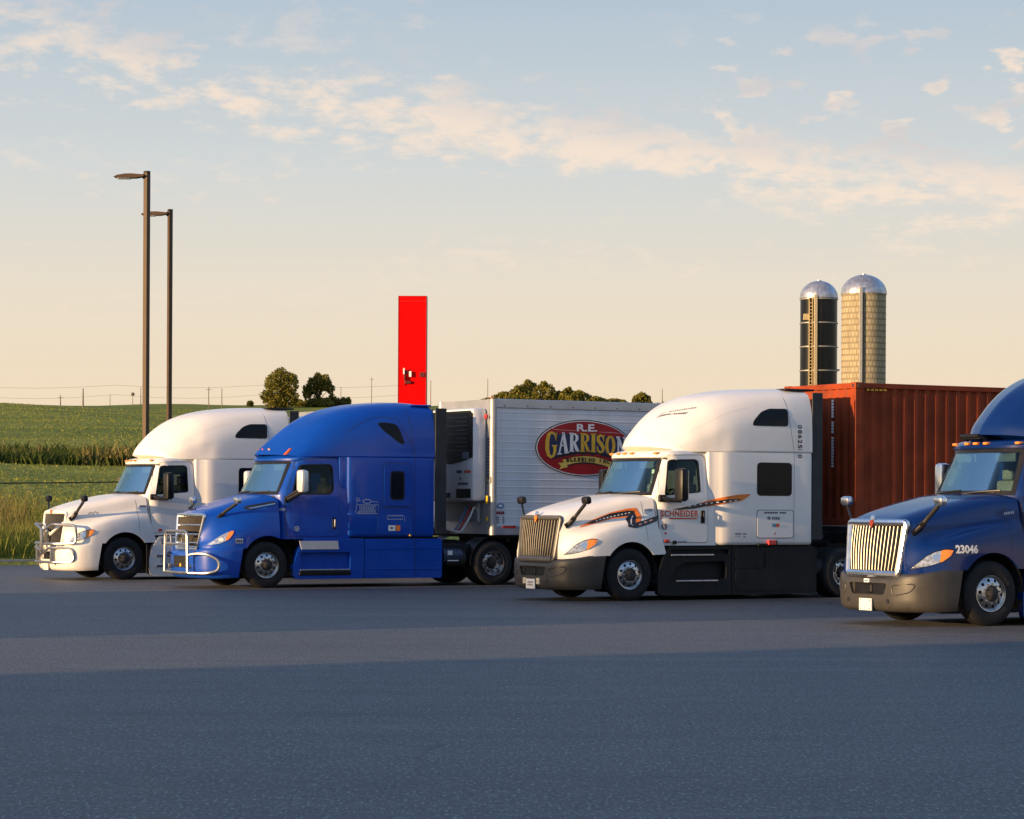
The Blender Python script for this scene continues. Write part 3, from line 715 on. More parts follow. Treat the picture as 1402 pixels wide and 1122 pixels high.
    for y0, y1 in ((.72, -.02), (-.12, -.80)):
        MB().tube([(XF(y0, 2.06)-.05, y0, 2.065), (XF(y0*.5+y1*.5, 2.09)-.04, (y0+y1)/2, 2.10), (XF(y1, 2.11)-.025, y1, 2.12)], .014, 6).build('wiper', INK, ws)
    # marker lights on the header
    for y in (-.80, -.24, 0.0, .24, .80):
        lx = XF(y, 2.86)-.085
        if A: MB().box(lx-.02, lx+.10, y-.055, y+.055, 2.853, 2.897, .016).build('marker_light', AMBER, root)
    # doors
    for s in (-1, 1):
        cx, cz = 1.25, 1.95
        seal = decal('door', [doorp], cb0, .013, paint, root, s, .16, .024); 
        cut(seal, [tmp(MB().prism(win, 'y', -2, 2))], 38)
        decal('door_seal', [[(cx+(x-cx)*1.022, cz+(z-cz)*1.012) for x, z in doorp]], cb0, .004, INK, seal, s, .16)
        sl = bpy.data.objects[seal.name+'']  # door
        gap = [o for o in COL.objects if o.parent == seal][0]
        cut_open(gap, win)
        decal('side_window', [[(1.25+(x-1.25)*1.03, 2.4+(z-2.4)*1.03) for x, z in win]], cb0, -.004, SGLASS, seal, s, .3)
        wr = [(1.25+(x-1.25)*.955, 2.4+(z-2.4)*.945) for x, z in win]; n = len(win)
        fbm = polybm([]) ; vo = [fbm.verts.new((x, z, 0)) for x, z in [(1.25+(x-1.25)*1.03, 2.4+(z-2.4)*1.03) for x, z in win]]; vi = [fbm.verts.new((x, z, 0)) for x, z in wr]
        for i in range(n): fbm.faces.new((vo[i], vo[(i+1) % n], vi[(i+1) % n], vi[i]))
        decal('window_seal', fbm, cb0, .0165, BLACKP, seal, s, .2)
        hx = 1.70 if A else 1.63
        yh = hit_y(cb0, hx, 1.63, s); hz = 1.63 if A else 1.42
        MB().box(hx-.045, hx+.045, min(yh+s*.012, yh+s*.03), max(yh+s*.012, yh+s*.03), hz-.125, hz+.125, .008).build('handle', BLACKP, seal, False)
        MB().tube(fillet([(hx, yh+s*.028, hz-.09), (hx, yh+s*.055, hz-.08), (hx, yh+s*.055, hz+.08), (hx, yh+s*.028, hz+.09)], .02), .014, 8).build('grip', BLACKP if A else CHROME, seal)
    # interior
    for s in (-1, 1):
        b = MB().box(1.25, 1.72, s*.52-.24, s*.52+.24, 1.62, 1.78, .05); b.box(1.62, 1.78, s*.52-.23, s*.52+.23, 1.72, 2.30, .06); b.box(1.66, 1.76, s*.52-.13, s*.52+.13, 2.30, 2.50, .04); b.box(1.35, 1.65, s*.52-.12, s*.52+.12, 1.27, 1.62, .02)
        b.build('seat', SEATM, root)
    db = MB(); x0 = xc0+.16
    db.box(x0, x0+.62, -.97, .97, 1.62, 2.04, .08); db.build('dashboard', DASH, root)
    sw = MB(); c = Vector((x0+.78, -.52, 2.06)); ax_ = Vector((-.55, 0, .84)).normalized(); u = Vector((0, 1, 0)); w_ = ax_.cross(u)
    sw.tube([c+(u*math.cos(t)+w_*math.sin(t))*.21 for t in np.linspace(0, 2*PI, 24, endpoint=False)], .015, 8, True); sw.cyl(c-ax_*.02, c-ax_*.3, .04)
    for t in (0.3, 2.8, 4.7): sw.tube([c-ax_*.02, c+(u*math.cos(t)+w_*math.sin(t))*.2], .014, 6)
    sw.build('steering_wheel', BLACKP, root)
    MB().box(x0+.12, x0+.42, -.62, -.28, 2.06, 2.085, .006, Matrix.Rotation(R(-3), 4, 'X')).build('dash_papers', PAPER, root, False)
    mv = MB().box(xc1+.16, xc1+.2, -.75, -.25, 2.58, 2.73, .01); mv.cyl((xc1+.10, .35, 2.64), (xc1+.17, .35, 2.64), .07); mv.box(xc1+.16, xc1+.2, .25, .75, 2.58, 2.73, .01)
    mv.each('sun_visor', DASH, root)
    # ---- roof fairing + sleeper -----------------------------------
    if A:
        fr_ = [
         [(.70, 0, 3.02), (.83, .40, 3.01), (1.03, .70, 2.985), (1.16, .84, 2.96), (1.20, .88, 2.94), (1.20, .88, 2.92), (1.20, .86, 2.90)],
         [(.77, 0, 3.17), (.90, .42, 3.15), (1.09, .73, 3.09), (1.23, .90, 3.01), (1.27, .93, 2.95), (1.27, .93, 2.92), (1.27, .91, 2.90)],
         [(.95, 0, 3.39), (1.08, .44, 3.36), (1.26, .78, 3.25), (1.38, .97, 3.07), (1.42, 1.0, 2.96), (1.42, 1.0, 2.92), (1.42, .98, 2.90)],
         [(1.20, 0, 3.63), (1.33, .48, 3.59), (1.48, .86, 3.43), (1.58, 1.05, 3.13), (1.62, 1.07, 2.98), (1.62, 1.07, 2.92), (1.62, 1.05, 2.90)],
         [(1.58, 0, 3.87), (1.68, .52, 3.83), (1.78, .93, 3.62), (1.84, 1.12, 3.21), (1.86, 1.13, 3.0), (1.86, 1.13, 2.92), (1.86, 1.1, 2.905)],
         [(2.02, 0, 4.04), (2.06, .56, 3.995), (2.10, .99, 3.77), (2.12, 1.18, 3.32), (2.12, 1.185, 3.02), (2.12, 1.19, 2.93), (2.12, 1.15, 2.905)],
         [(2.55, 0, 4.15), (2.55, .60, 4.105), (2.55, 1.03, 3.89), (2.50, 1.215, 3.42), (2.45, 1.235, 3.1), (2.45, 1.24, 2.94), (2.45, 1.2, 2.905)],
         [(3.2, 0, 4.215), (3.2, .64, 4.18), (3.2, 1.06, 4.0), (3.2, 1.225, 3.55), (3.2, 1.245, 3.1), (3.2, 1.25, 2.94), (3.2, 1.2, 2.905)],
         [(3.9, 0, 4.24), (3.9, .70, 4.215), (3.9, 1.10, 4.06), (3.9, 1.235, 3.6), (3.9, 1.248, 3.1), (3.9, 1.25, 2.94), (3.9, 1.2, 2.905)],
         [(4.31, 0, 4.24), (4.31, .70, 4.215), (4.31, 1.11, 4.07), (4.31, 1.235, 3.6), (4.31, 1.248, 3.1), (4.31, 1.25, 2.94), (4.31, 1.2, 2.905)]]
    else:
        fr_ = [
         [(.24, 0, 2.935), (.42, .42, 2.93), (.60, .76, 2.92), (.72, .96, 2.905), (.78, 1.03, 2.895), (.79, 1.04, 2.885), (.79, 1.03, 2.875)],
         [(.36, 0, 3.06), (.55, .45, 3.045), (.72, .80, 2.99), (.83, 1.01, 2.935), (.89, 1.08, 2.90), (.90, 1.09, 2.885), (.90, 1.07, 2.875)],
         [(.66, 0, 3.31), (.83, .50, 3.28), (.98, .86, 3.17), (1.07, 1.06, 3.0), (1.11, 1.10, 2.92), (1.12, 1.11, 2.89), (1.12, 1.09, 2.875)],
         [(1.05, 0, 3.60), (1.20, .54, 3.55), (1.30, .91, 3.39), (1.36, 1.09, 3.08), (1.38, 1.125, 2.94), (1.4, 1.13, 2.90), (1.4, 1.11, 2.875)],
         [(1.5, 0, 3.84), (1.60, .58, 3.79), (1.67, .96, 3.59), (1.70, 1.125, 3.18), (1.72, 1.145, 2.98), (1.72, 1.15, 2.90), (1.72, 1.13, 2.875)],
         [(2.1, 0, 4.03), (2.14, .62, 3.985), (2.16, 1.01, 3.77), (2.16, 1.165, 3.28), (2.16, 1.18, 3.0), (2.16, 1.185, 2.91), (2.16, 1.16, 2.875)],
         [(2.8, 0, 4.13), (2.8, .68, 4.09), (2.8, 1.06, 3.88), (2.8, 1.195, 3.38), (2.8, 1.215, 3.0), (2.8, 1.22, 2.91), (2.8, 1.2, 2.875)],
         [(3.5, 0, 4.17), (3.5, .70, 4.135), (3.5, 1.09, 3.94), (3.5, 1.205, 3.45), (3.5, 1.225, 3.0), (3.5, 1.23, 2.91), (3.5, 1.2, 2.875)],
         [(4.13, 0, 4.12), (4.13, .72, 4.09), (4.13, 1.10, 3.93), (4.13, 1.21, 3.45), (4.13, 1.228, 3.0), (4.13, 1.235, 2.91), (4.13, 1.2, 2.875)]]
    xe = fr_[-1][0][0]
    v, f = net(fr_, 6, 5); fair = mk('roof_fairing', v, f, paint, root, True, 40); fixn(fair); fbv = bvh(fair)
    zb, zs = (1.075, 2.91) if A else (1.115, 2.882)
    if A: plan = [(1.84, 0), (1.84, 1.06), (1.86, 1.135), (1.95, 1.155), (2.06, 1.19), (2.16, 1.228), (2.30, 1.247), (2.6, 1.25), (3.4, 1.25), (4.24, 1.25), (4.30, 1.235), (xe, 1.19), (xe, 0)]
    else: plan = [(1.77, 0), (1.77, 1.10), (1.78, 1.16), (1.84, 1.165), (1.94, 1.168), (1.99, 1.215), (2.06, 1.228), (2.6, 1.235), (3.4, 1.235), (4.05, 1.235), (4.11, 1.222), (xe, 1.18), (xe, 0)]
    pm = mono([(x, y, 0) for x, y in plan[1:-1]], 4)
    hl_ = [plan[0]]+[(p[0], p[1]) for p in pm]+[plan[-1]]
    rings = []
    for z, ins in ((zb, .05), (zb+.03, .012), (zb+.07, 0), (1.6, 0), (2.2, 0), (zs-.05, 0), (zs, .006)):
        h = [(x, y-ins if y > .3 else y, z) for x, y in hl_]; rings.append(h+[(x, -y, z) for x, y, z in h[1:-1]][::-1])
    v, f = loft(rings); slp = mk('sleeper', v, f, paint, root, True, 38); fixn(slp); sb = bvh(slp)
    # dark extender panels and back gap
    ext = MB()
    for s in (-1, 1):
        y1 = 1.235*s; x1 = xe+.27 if A else xe+.30
        ext.box(xe+.012, x1, min(y1, y1-s*.03), max(y1, y1-s*.03), 1.17, fr_[-1][0][2]-.10, .012)
    ext.box(xe+.005, xe+.02, -1.1, 1.1, 1.2, 4.0)
    ext.each('side_extender', mat('extender_black', (.02, .022, .026), .55, 0, 0, .2, 3, dirt=.1), root, False)
    rt = MB().box(xe-.5, xe+(.24 if A else .03), -1.0, 1.0, fr_[-1][0][2]-.06, fr_[-1][0][2]-.02, .015); rt.build('roof_extender', paint if not A else BLACKP, root, False)
    # windows of the sleeper
    for s in (-1, 1):
        def two(poly, bv, nm, sc=.035, seal=BLACKP):
            cx = sum(p[0] for p in poly)/len(poly); cz = sum(p[1] for p in poly)/len(poly)
            big = [(cx+(x-cx)*(1+sc*2), cz+(z-cz)*(1+sc*2.2)) for x, z in poly]
            a = decal(nm, [big], bv, .008, seal, root, s, .2, .02); decal('pane', [poly], bv, .012, BLKGLASS, a, s, .2); return a
        if A:
            two(rpoly([(2.88, 3.46), (2.92, 3.56), (3.10, 3.72), (3.28, 3.785), (3.66, 3.79), (3.69, 3.74), (3.69, 3.46)], .06), fbv, 'roof_window')
            two(rpoly([(2.97, 2.07), (2.97, 2.70), (3.78, 2.70), (3.78, 2.07)], .09), sb, 'sleeper_window', .025)
            hat = decal('luggage_hatch', [rpoly([(2.96, 1.22), (2.96, 1.76), (3.83, 1.76), (3.83, 1.22)], .06)], sb, .010, paint, root, s, .2, .02)
            hs = rpoly([(2.945, 1.205), (2.945, 1.775), (3.845, 1.775), (3.845, 1.205)], .06); decal('hatch_seal', [hs], sb, .004, GREYINK, hat, s, .2)
        else:
            two(rpoly([(2.73, 3.645), (2.90, 3.665), (3.13, 3.64), (3.22, 3.56), (3.35, 3.24), (3.31, 3.205), (3.22, 3.24), (2.85, 3.50)], .05), fbv, 'roof_window', .03)
            ap = rpoly([(2.84, 1.80), (2.84, 2.75), (3.52, 2.75), (3.52, 1.80)], .10)
            ad = decal('window_panel', [ap], sb, .022, paint, root, s, .2, .03)
            decal('panel_seam', [[(3.18+(x-3.18)*1.04, 2.27+(z-2.27)*1.03) for x, z in ap]], sb, .004, NAVYINK, ad, s, .2)
            a = decal('sleeper_window', [rpoly([(2.99, 1.94), (2.99, 2.59), (3.35, 2.59), (3.35, 1.94)], .10)], sb, .027, BLACKP, root, s, .2, .02)
            decal('pane', [rpoly([(3.02, 1.97), (3.02, 2.56), (3.30, 2.56), (3.30, 1.97)], .08)], sb, .030, BLKGLASS, a, s, .2)
            hat = decal('luggage_hatch', [rpoly([(2.68, 1.17), (2.68, 1.74), (3.55, 1.74), (3.55, 1.17)], .06)], sb, .008, paint, root, s, .2, .02)
            decal('hatch_seal', [rpoly([(2.67, 1.16), (2.67, 1.75), (3.56, 1.75), (3.56, 1.16)], .06)], sb, .003, NAVYINK, hat, s, .2)
    for s in (-1, 1):
        if A: fl = stroke([(3.66, 4.12), (3.70, 3.9), (3.76, 3.5), (3.86, 2.93)], .009)
        else: fl = stroke([(3.46, 4.06), (3.50, 3.8), (3.57, 3.3), (3.64, 2.90)], .012)+stroke([(1.95, 3.42), (2.25, 3.62), (2.60, 3.77), (2.95, 3.80), (3.20, 3.75), (3.36, 3.55), (3.52, 3.2), (3.58, 2.92)], .010)
        decal('fairing_joint', fl, fbv, .003, GREYINK if paint is WHITE else NAVYINK, root, s, .08)
    if A:
        for s in (-1, 1): decal('hood_joint', stroke([(.33, 1.98), (.36, 1.75), (.37, 1.5), (.40, 1.16)], .008), hb, .002, GREYINK if paint is WHITE else INK, root, s, .08)
        for s in (-1, 1): decal('fairing_crease', stroke([(1.35, 3.18), (1.62, 3.36), (2.0, 3.56), (2.4, 3.72), (2.8, 3.80)], .010), fbv, .003, paint, root, s, .08)
    seam = MB()
    for s in (-1, 1):
        xs_ = 3.62 if not A else 3.86
        for (za, zb_) in ((zb+.08, zs),):
            seam.box(xs_-.004, xs_+.004, min(s*1.236, s*(1.2525 if A else 1.2375)), max(s*1.236, s*(1.2525 if A else 1.2375)), za, zb_)
    seam.build('panel_joint', GREYINK if paint is WHITE else INK, root, False)
    # ---- skirts ---------------------------------------------------
    sk = S['skirt']; sx1 = 4.45 if A else 4.33
    for s in (-1, 1):
        y0, y1 = sorted((s*1.06, s*1.222)); zlo = .09 if A else .19
        top = 1.045 if A else 1.085
        p1 = rpoly([(.66, zlo+.03), (.62, .45), (.74, .82), (.82, .93), (.90, top), (2.36, top), (2.36, zlo), (.75, zlo)], .05)
        b1 = fixn(MB().prism(p1, 'y', y0, y1).build('step_fairing', sk, root, True, 30))
        cs = [MB().prism(rpoly([(.90, .40), (1.02, .62), (1.25, .74), (2.20, .76), (2.24, .66), (2.24, .40)], .07), 'y', s*1.10, s*1.4)] if A else [MB().prism(rpoly([(.80, .40), (.80, .78), (2.02, .78), (2.02, .40)], .05), 'y', s*1.12, s*1.4)]
        if A: cs.append(MB().prism(rpoly([(.93, .895), (.93, .99), (2.30, .99), (2.30, .895)], .03), 'y', s*1.14, s*1.4))
        cut(b1, [tmp(c) for c in cs], 30)
        p2 = rpoly([(2.375, zlo), (2.375, top-.01), (sx1-.03, top-.01), (sx1, top-.06), (sx1, zlo)], .05)
        b2 = MB().prism(p2, 'y', y0, y1).build('tank_fairing', sk, root, True, 30); fixn(b2)
        if A:
            decal('tank_panel', [rpoly([(2.46, .62), (2.46, .98), (3.05, .98), (3.12, .86), (3.12, .62)], .08)], s*1.222, .014, sk, root, s, .4, .02)
            decal('fuel_panel', [rpoly([(2.46, .17), (2.46, .58), (3.18, .60), (3.18, .99), (4.34, .99), (4.34, .34), (4.22, .17)], .10)], s*1.222, .012, sk, root, s, .4, .016)
        else:
            ln = MB()
            for z in (.86, .40): ln.tube([(2.40, s*1.222, z), (4.28, s*1.222, z)], .012, 6)
            ln.build('skirt_rib', sk, root)
            jn = MB(); jn.box(3.62, 3.63, min(s*1.215, s*1.2245), max(s*1.215, s*1.2245), zlo, top-.02); jn.build('skirt_joint', INK, root, False)
        if A:
            for (xa, xb, z) in ((.93, 1.93, .885), (1.05, 2.03, .378)):
                MB().box(xa, xb, min(s*1.12, s*1.25), max(s*1.12, s*1.25), z-.018, z+.016, .008).build('step', ALU, root, False)
        else:
            MB().prism([(.77, 1.03), (1.70, 1.03), (1.73, .845), (.82, .845)], 'y', *sorted((s*1.215, s*1.245))).build('step_plate', mat('bright_tread_plate', (.62, .62, .63), .42, .35, 0, .05, 6), root, False)
            st = MB().box(.79, 2.0, min(s*1.12, s*1.26), max(s*1.12, s*1.26), .37, .41, .012); st.build('step', ALU, root, False)
            MB().box(.77, 2.03, min(s*1.1, s*1.25), max(s*1.1, s*1.25), .27, .365, .02).build('step_tread_base', BLACKP, root, False)
    MB().box(.7, sx1-.05, -1.12, 1.12, 1.03, 1.115).box(.9, 4.2, -1.04, 1.04, .25, 1.03).build('underbody', DARK, root, False)
    # ---- chassis --------------------------------------------------
    ch = MB(); xd = S['drive_x']
    for s in (-1, 1): ch.box(-1.2, xd+2.6, s*.43-.05, s*.43+.05, .72, 1.0)
    for x in (0.0, ): ch.box(x-.07, x+.07, -.95, .95, .38, .55)
    for x in (xd, xd+1.32): ch.cyl((x, -.9, .51), (x, .9, .51), .11); ch.lathe([(.001, -.22), (.18, -.18), (.24, 0), (.18, .18), (.001, .22)], 16, Matrix.Translation((x, 0, .51)))
    ch.box(xd+.1, xd+1.2, -.5, .5, 1.0, 1.14, .03); ch.box(-1.1, -.2, -.42, .42, .3, .8)
    ch.box(4.2, xd-.4, -.9, .9, .45, .95, .03); ch.cyl((4.5, -.98, .62), (5.0, -.98, .62), .17)
    ch.build('chassis_frame', DARK, root, False)
    if not A:
        q = MB()
        for s in (-1, 1):
            pr = [(xd+.60*math.cos(a), .51+.60*math.sin(a)) for a in np.linspace(R(95), R(185), 10)]
            v = [(x, s*y, z) for x, z in pr for y in (.62, 1.22)]; q.add(v, [(2*i, 2*i+1, 2*i+3, 2*i+2) for i in range(9)])
        q.each('quarter_fender', BLACKP, root, True)
        MB().cyl((4.42, -1.0, .68), (4.90, -1.0, .68), .17).box(4.48, 4.62, -1.176, -1.172, .70, .78).build('air_tank', mat('tank_blue_grey', (.05, .07, .11), .4, .3), root)
        MB().box(4.50, 4.62, -1.185, -1.168, .70, .80).box(4.50, 4.78, -1.183, -1.17, .56, .585).build('tank_label', WINK, root, False)
    for s in (-1, 1):
        wheel('steer', root, 0.0, s*1.195, s, steer=0.0)
        for x in (xd, xd+1.32):
            wheel('drive', root, x, s*1.225, s); wheel('drive', root, x, s*.90, s)
    # ---- mirrors --------------------------------------------------
    hm, dm = S['hood_mirror'], S['door_mirror']
    for s in (-1, 1):
        if A: p0, p1, p2 = Vector((-1.14, s*.84, 1.50)), Vector((-1.08, s*1.06, 1.72)), Vector((-1.03, s*1.20, 1.87))
        else: p0, p1, p2 = Vector((-.99, s*.84, 1.53)), Vector((-.88, s*1.0, 1.68)), Vector((-.72, s*1.20, 1.84))
        b = MB().tube([p0-Vector((0.05, 0, .03)), p0+(p1-p0)*.3, p1, p2], .036, 8, flat=.6); b.tube([p0+Vector((-.10, -s*.02, -.06)), p0+Vector((.0, 0, .0)), p0+(p1-p0)*.5], .05, 8, flat=.5)
        hmo = b.build('hood_mirror', BLACKP, root)
        M = Matrix.Translation(p2+Vector((.0, s*.03, .07))) @ Matrix.Rotation(R(-8), 4, 'Y')
        MB().box(-.055, .075, -.11, .11, -.075, .075, .045, M).build('mirror_head', hm, hmo)
        xm, ym = (1.02, 1.42) if A else (.72, 1.44)
        b = MB()
        if A: b.tube([(.74, s*1.16, 2.0), (.86, s*1.30, 1.955), (xm+.02, s*1.42, 1.95)], .045, 8, flat=.8); b.box(.68, .84, min(s*1.12, s*1.20), max(s*1.12, s*1.20), 1.92, 2.06, .02)
        else: b.tube([(.44, s*1.19, 1.90), (.54, s*1.28, 1.97), (xm, s*1.43, 2.10)], .05, 8, flat=.9); b.tube([(.44, s*1.19, 1.95), (.60, s*1.3, 2.08), (xm, s*1.43, 2.16)], .04, 8)
        dmo = b.build('door_mirror', BLACKP, root)
        M = Matrix.Translation((xm, s*ym, 2.255 if A else 2.34)) @ Matrix.Rotation(R(s*-8), 4, 'Z')
        MB().box(-.075, .11, -.125, .125, -.325 if A else -.25, .325 if A else .25, .06, M).build('mirror_head', dm, dmo)
        MB().box(.108, .116, -.10, .10, -.28 if A else -.21, .28 if A else .21, .0, M).build('mirror_glass', CHROME, dmo, False)
    return dict(root=root, hood=hood, hb=hb, cb=cb0, sb=sb, fb=fbv, bb=bb, G=G, XF=XF, xe=xe)
def cut_open(o, poly):
    """opens a thin sheet inside poly by deleting faces whose middle lies in it"""
    bm = bmesh.new(); bm.from_mesh(o.data)
    for _ in range(2): bmesh.ops.subdivide_edges(bm, edges=[e for e in bm.edges if e.calc_length() > .08], cuts=1); bmesh.ops.triangulate(bm, faces=bm.faces[:])
    def inside(x, z):
        c = False; n = len(poly)
        for i in range(n):
            (x1, z1), (x2, z2) = poly[i], poly[i-1]
            if (z1 > z) != (z2 > z) and x < (x2-x1)*(z-z1)/(z2-z1)+x1: c = not c
        return c
    bmesh.ops.delete(bm, geom=[f for f in bm.faces if inside(f.calc_center_median().x, f.calc_center_median().z)], context='FACES')
    bm.to_mesh(o.data); bm.free()

# ================================================================== THE FOUR TRUCKS
CHR_BAR = mat('bronze_bar', (.055, .05, .042), .42, .4, 0, .08, 8)
TS = tractor(dict(type='A', loc=(1.69, 50.44, 0), paint=WHITE, bumper=PLAST, skirt=SKIRTP, grille=GUN, bar=CHR_BAR, grille_style='bars', emblem=ORANGE, hood_mirror=BLACKP, door_mirror=BLACKP, drive_x=5.15, plate_text=True,
    label='white semi truck with dark grey bumper and orange and black flash along its side'))
TR = tractor(dict(type='A', rot=27.8, loc=(6.91, 40.86, 0), paint=NAVY, bumper=PLAST, skirt=NAVY, grille=CHROME, bar=mat('chrome_bar', (.22, .21, .19), .40, .9, 0, .08, 8), grille_style='bars', emblem=mat('dark_red_emblem', (.22, .03, .015), .4), hood_mirror=CHROME, door_mirror=CHROME, drive_x=5.15, plate_text=False,
    label='navy blue semi truck with chrome grille and white fender number, cut by right edge'))
TW = tractor(dict(type='A', loc=(-9.88, 62.24, 0), paint=WHITE, bumper=WHITE, skirt=WHITE, grille=WHITE, grille_style='mesh', emblem=CHROME, hood_mirror=BLACKP, door_mirror=BLACKP, drive_x=5.15, plate_text=False,
    label='all white semi truck with white bumper and chrome bull bar, leftmost of the row'))
TB = tractor(dict(type='B', loc=(-5.94, 56.74, 0), paint=BLUE, bumper=BLUE, skirt=BLUE, grille=CHROME, hood_mirror=CHROME, door_mirror=mat('mirror_white', (.72, .71, .69), .25, .2, .6, .04), drive_x=5.67,
    label='bright blue semi truck with chrome bull bar and white door mirrors'))

def surf(*bvs):
    def f(x, z):
        y = 0
        for b in bvs:
            r = b.ray_cast(Vector((x, -4, z)), Vector((0, 1, 0)))
            if r[0] is not None and r[0].y < y: y = r[0].y
        return y if y < -.01 else -1.2
    return f
# ---- lettering of the white and orange truck
t = TS; rt = t['root']; sf = surf(t['hb'], t['cb'], t['sb'], t['fb'])
decal('company_lettering', textbm('SCHNEIDER', .125, .88, .72, 1.632, .032, sp=1.12), sf, .018, REDORG, rt, L=.3)
decal('lettering_underline', [[(.72, 1.585), (1.57, 1.585), (1.57, 1.612), (.72, 1.612)]], sf, .018, REDORG, rt, L=.3)
tail_o = [(1.60, 1.895), (1.84, 1.955), (2.2, 2.03), (2.50, 2.075), (2.80, 2.085), (2.70, 2.015), (2.57, 1.955), (2.2, 1.90), (1.84, 1.84), (1.60, 1.82)]
tail_b = [(.98, 1.775), (1.30, 1.83), (1.60, 1.89), (1.86, 1.93), (2.2, 1.975), (2.50, 1.99), (2.56, 1.965), (2.2, 1.915), (1.86, 1.855), (1.50, 1.79), (1.15, 1.765)]
decal('side_flash', [tail_o], sf, .017, ORANGE, rt, L=.06); decal('side_flash', [tail_b], sf, .020, INK, rt, L=.06)
dots = []
for i in range(9):
    x = 1.36+i*.13; z = 1.825+.115*(i/8)**.8+.012
    dots.append([(x, z-.012), (x+.05, z-.006), (x+.05, z+.018), (x, z+.010)])
for q in dots: decal('flash_dot', [q], sf, .023, WINK, rt, L=.3)
org = stroke([(-.96, 1.43, .015), (-.66, 1.535, .085), (-.29, 1.65, .125), (.06, 1.705, .17), (.20, 1.70, .21), (.24, 1.66, .20), (.16, 1.565, .20), (.06, 1.47, .10)], .1)
blk = stroke([(-.79, 1.49, .01), (-.67, 1.53, .05), (-.31, 1.648, .085), (.06, 1.70, .10), (.15, 1.69, .12), (.16, 1.655, .13), (.05, 1.54, .16), (.0, 1.475, .13), (.12, 1.458, .10), (.39, 1.52, .10), (.60, 1.585, .10), (.71, 1.625, .05)], .1)
decal('hood_flash', org, sf, .006, ORANGE, rt, L=.05); decal('hood_flash', blk, sf, .010, INK, rt, L=.05)
decal('flash_line', stroke([(.145, 1.645), (.02, 1.485), (.06, 1.468)], .016), sf, .013, WINK, rt, L=.05)
dd = []
for i in range(10):
    tt = i/9; x = -.62+.68*tt; z = 1.548+.155*tt**.85; dd.append([(x, z-.010), (x+.035, z-.001), (x+.035, z+.016), (x, z+.008)])
for q in dd: decal('flash_dot', [q], sf, .013, WINK, rt, L=.3)
rd = []
for i in range(4):
    x = .20+i*.13; z = 1.475+.125*i/3.3; rd.append([(x, z-.012), (x+.075, z+.008), (x+.075, z+.034), (x, z+.016)])
for q in rd: decal('flash_dot', [q], sf, .013, mat('pink_film', (.62, .30, .22), .45), rt, L=.3)
decal('unit_number', textbm('4183', .05, .17, .39, 1.735, .02), sf, .006, GREYINK, rt, L=.3)
for i, ch_ in enumerate('0862510'):
    decal('fleet_digit', textbm(ch_, .105, .078, 3.95, 3.49-i*.098-.01, .035, rot=R(-90)), sf, .006, NAVYINK, rt, L=.3)
decal('round_badge', [ell(.80, 1.44, .065, .062)], sf, .018, GREYINK, rt); decal('red_badge', [ell(.83, 1.31, .03, .018, 14)], sf, .018, REDL, rt)
MB().box(.79, .91, -1.215, -1.17, 1.135, 1.19, .01).build('side_marker', REDL, rt, False)
MB().cyl((1.03, -1.22, 1.13), (1.03, -1.15, 1.13), .04).build('door_lock', BLACKP, rt); 
decal('small_marks', [[(1.12+i*.035, 1.13), (1.14+i*.035, 1.13), (1.14+i*.035, 1.16), (1.12+i*.035, 1.16)] for i in range(6)], sf, .018, GREYINK, rt)
MB().box(3.21, 3.40, -1.30, -1.24, 1.07, 1.17, .015).build('side_marker', REDL, rt, False); MB().box(2.98, 3.22, -1.27, -1.23, 1.055, 1.10, .01).box(3.36, 3.43, -1.295, -1.24, 1.075, 1.165, .01).build('marker_bracket', BLACKP, rt, False)
mk_ = []
for i in range(3): mk_.append([(2.43+i*.05, 1.275), (2.465+i*.05, 1.275), (2.465+i*.05, 1.315), (2.43+i*.05, 1.315)])
for i in range(2): mk_.append([(2.62+i*.045, 1.275), (2.65+i*.045, 1.275), (2.65+i*.045, 1.31), (2.62+i*.045, 1.31)])
mk_ += [[(2.42, 1.235), (2.56, 1.235), (2.56, 1.242), (2.42, 1.242)], [(2.62, 1.225), (2.68, 1.225), (2.68, 1.245), (2.62, 1.245)]]
decal('small_marks', mk_, sf, .006, GREYINK, rt)
decal('hatch_lettering', [[(3.12+i*.042, 1.70), (3.15+i*.042, 1.70), (3.15+i*.042, 1.735), (3.12+i*.042, 1.735)] for i in range(13) if i != 8], sf, .016, NAVYINK, rt)
decal('hatch_lettering', [[(3.20, 1.58), (3.27, 1.58), (3.27, 1.64), (3.20, 1.64)]]+[[(3.31+i*.05, 1.58), (3.345+i*.05, 1.58), (3.345+i*.05, 1.635), (3.31+i*.05, 1.635)] for i in range(4)], sf, .016, GREYINK, rt)
decal('hatch_sticker', [[(3.32, 1.43), (3.41, 1.43), (3.41, 1.50), (3.32, 1.50)]], sf, .016, mat('teal_film', (.10, .30, .42), .5), rt); decal('hatch_sticker', [[(3.414, 1.43), (3.49, 1.43), (3.49, 1.50), (3.414, 1.50)]], sf, .016, REDORG, rt)
decal('hatch_sticker', [[(3.37, 1.27), (3.39, 1.27), (3.40, 1.33), (3.38, 1.33)]], sf, .016, REDL, rt)
def pushed(polys, f):
    out = []
    for p in polys:
        q = []
        for x, z in p:
            r = f.ray_cast(Vector((x-1.8, -4.2, z)), Vector((.6, 1, 0)).normalized())
            q.append((r[0].x if r[0] is not None else x+.6, z))
        out.append(q)
    return out
ff = t['fb']
decal('roof_logo', pushed(stroke([(.62, 3.585, .006), (.76, 3.64, .035), (.92, 3.665, .03), (1.17, 3.675, .034), (1.28, 3.68, .038), (1.36, 3.695, .01)], .03), ff), sf, .006, GREYINK, rt, L=.06)
decal('roof_logo', pushed(stroke([(.66, 3.62, .006), (.76, 3.68, .012), (.88, 3.715, .008)], .01), ff), sf, .006, GREYINK, rt, L=.06)
rl = []
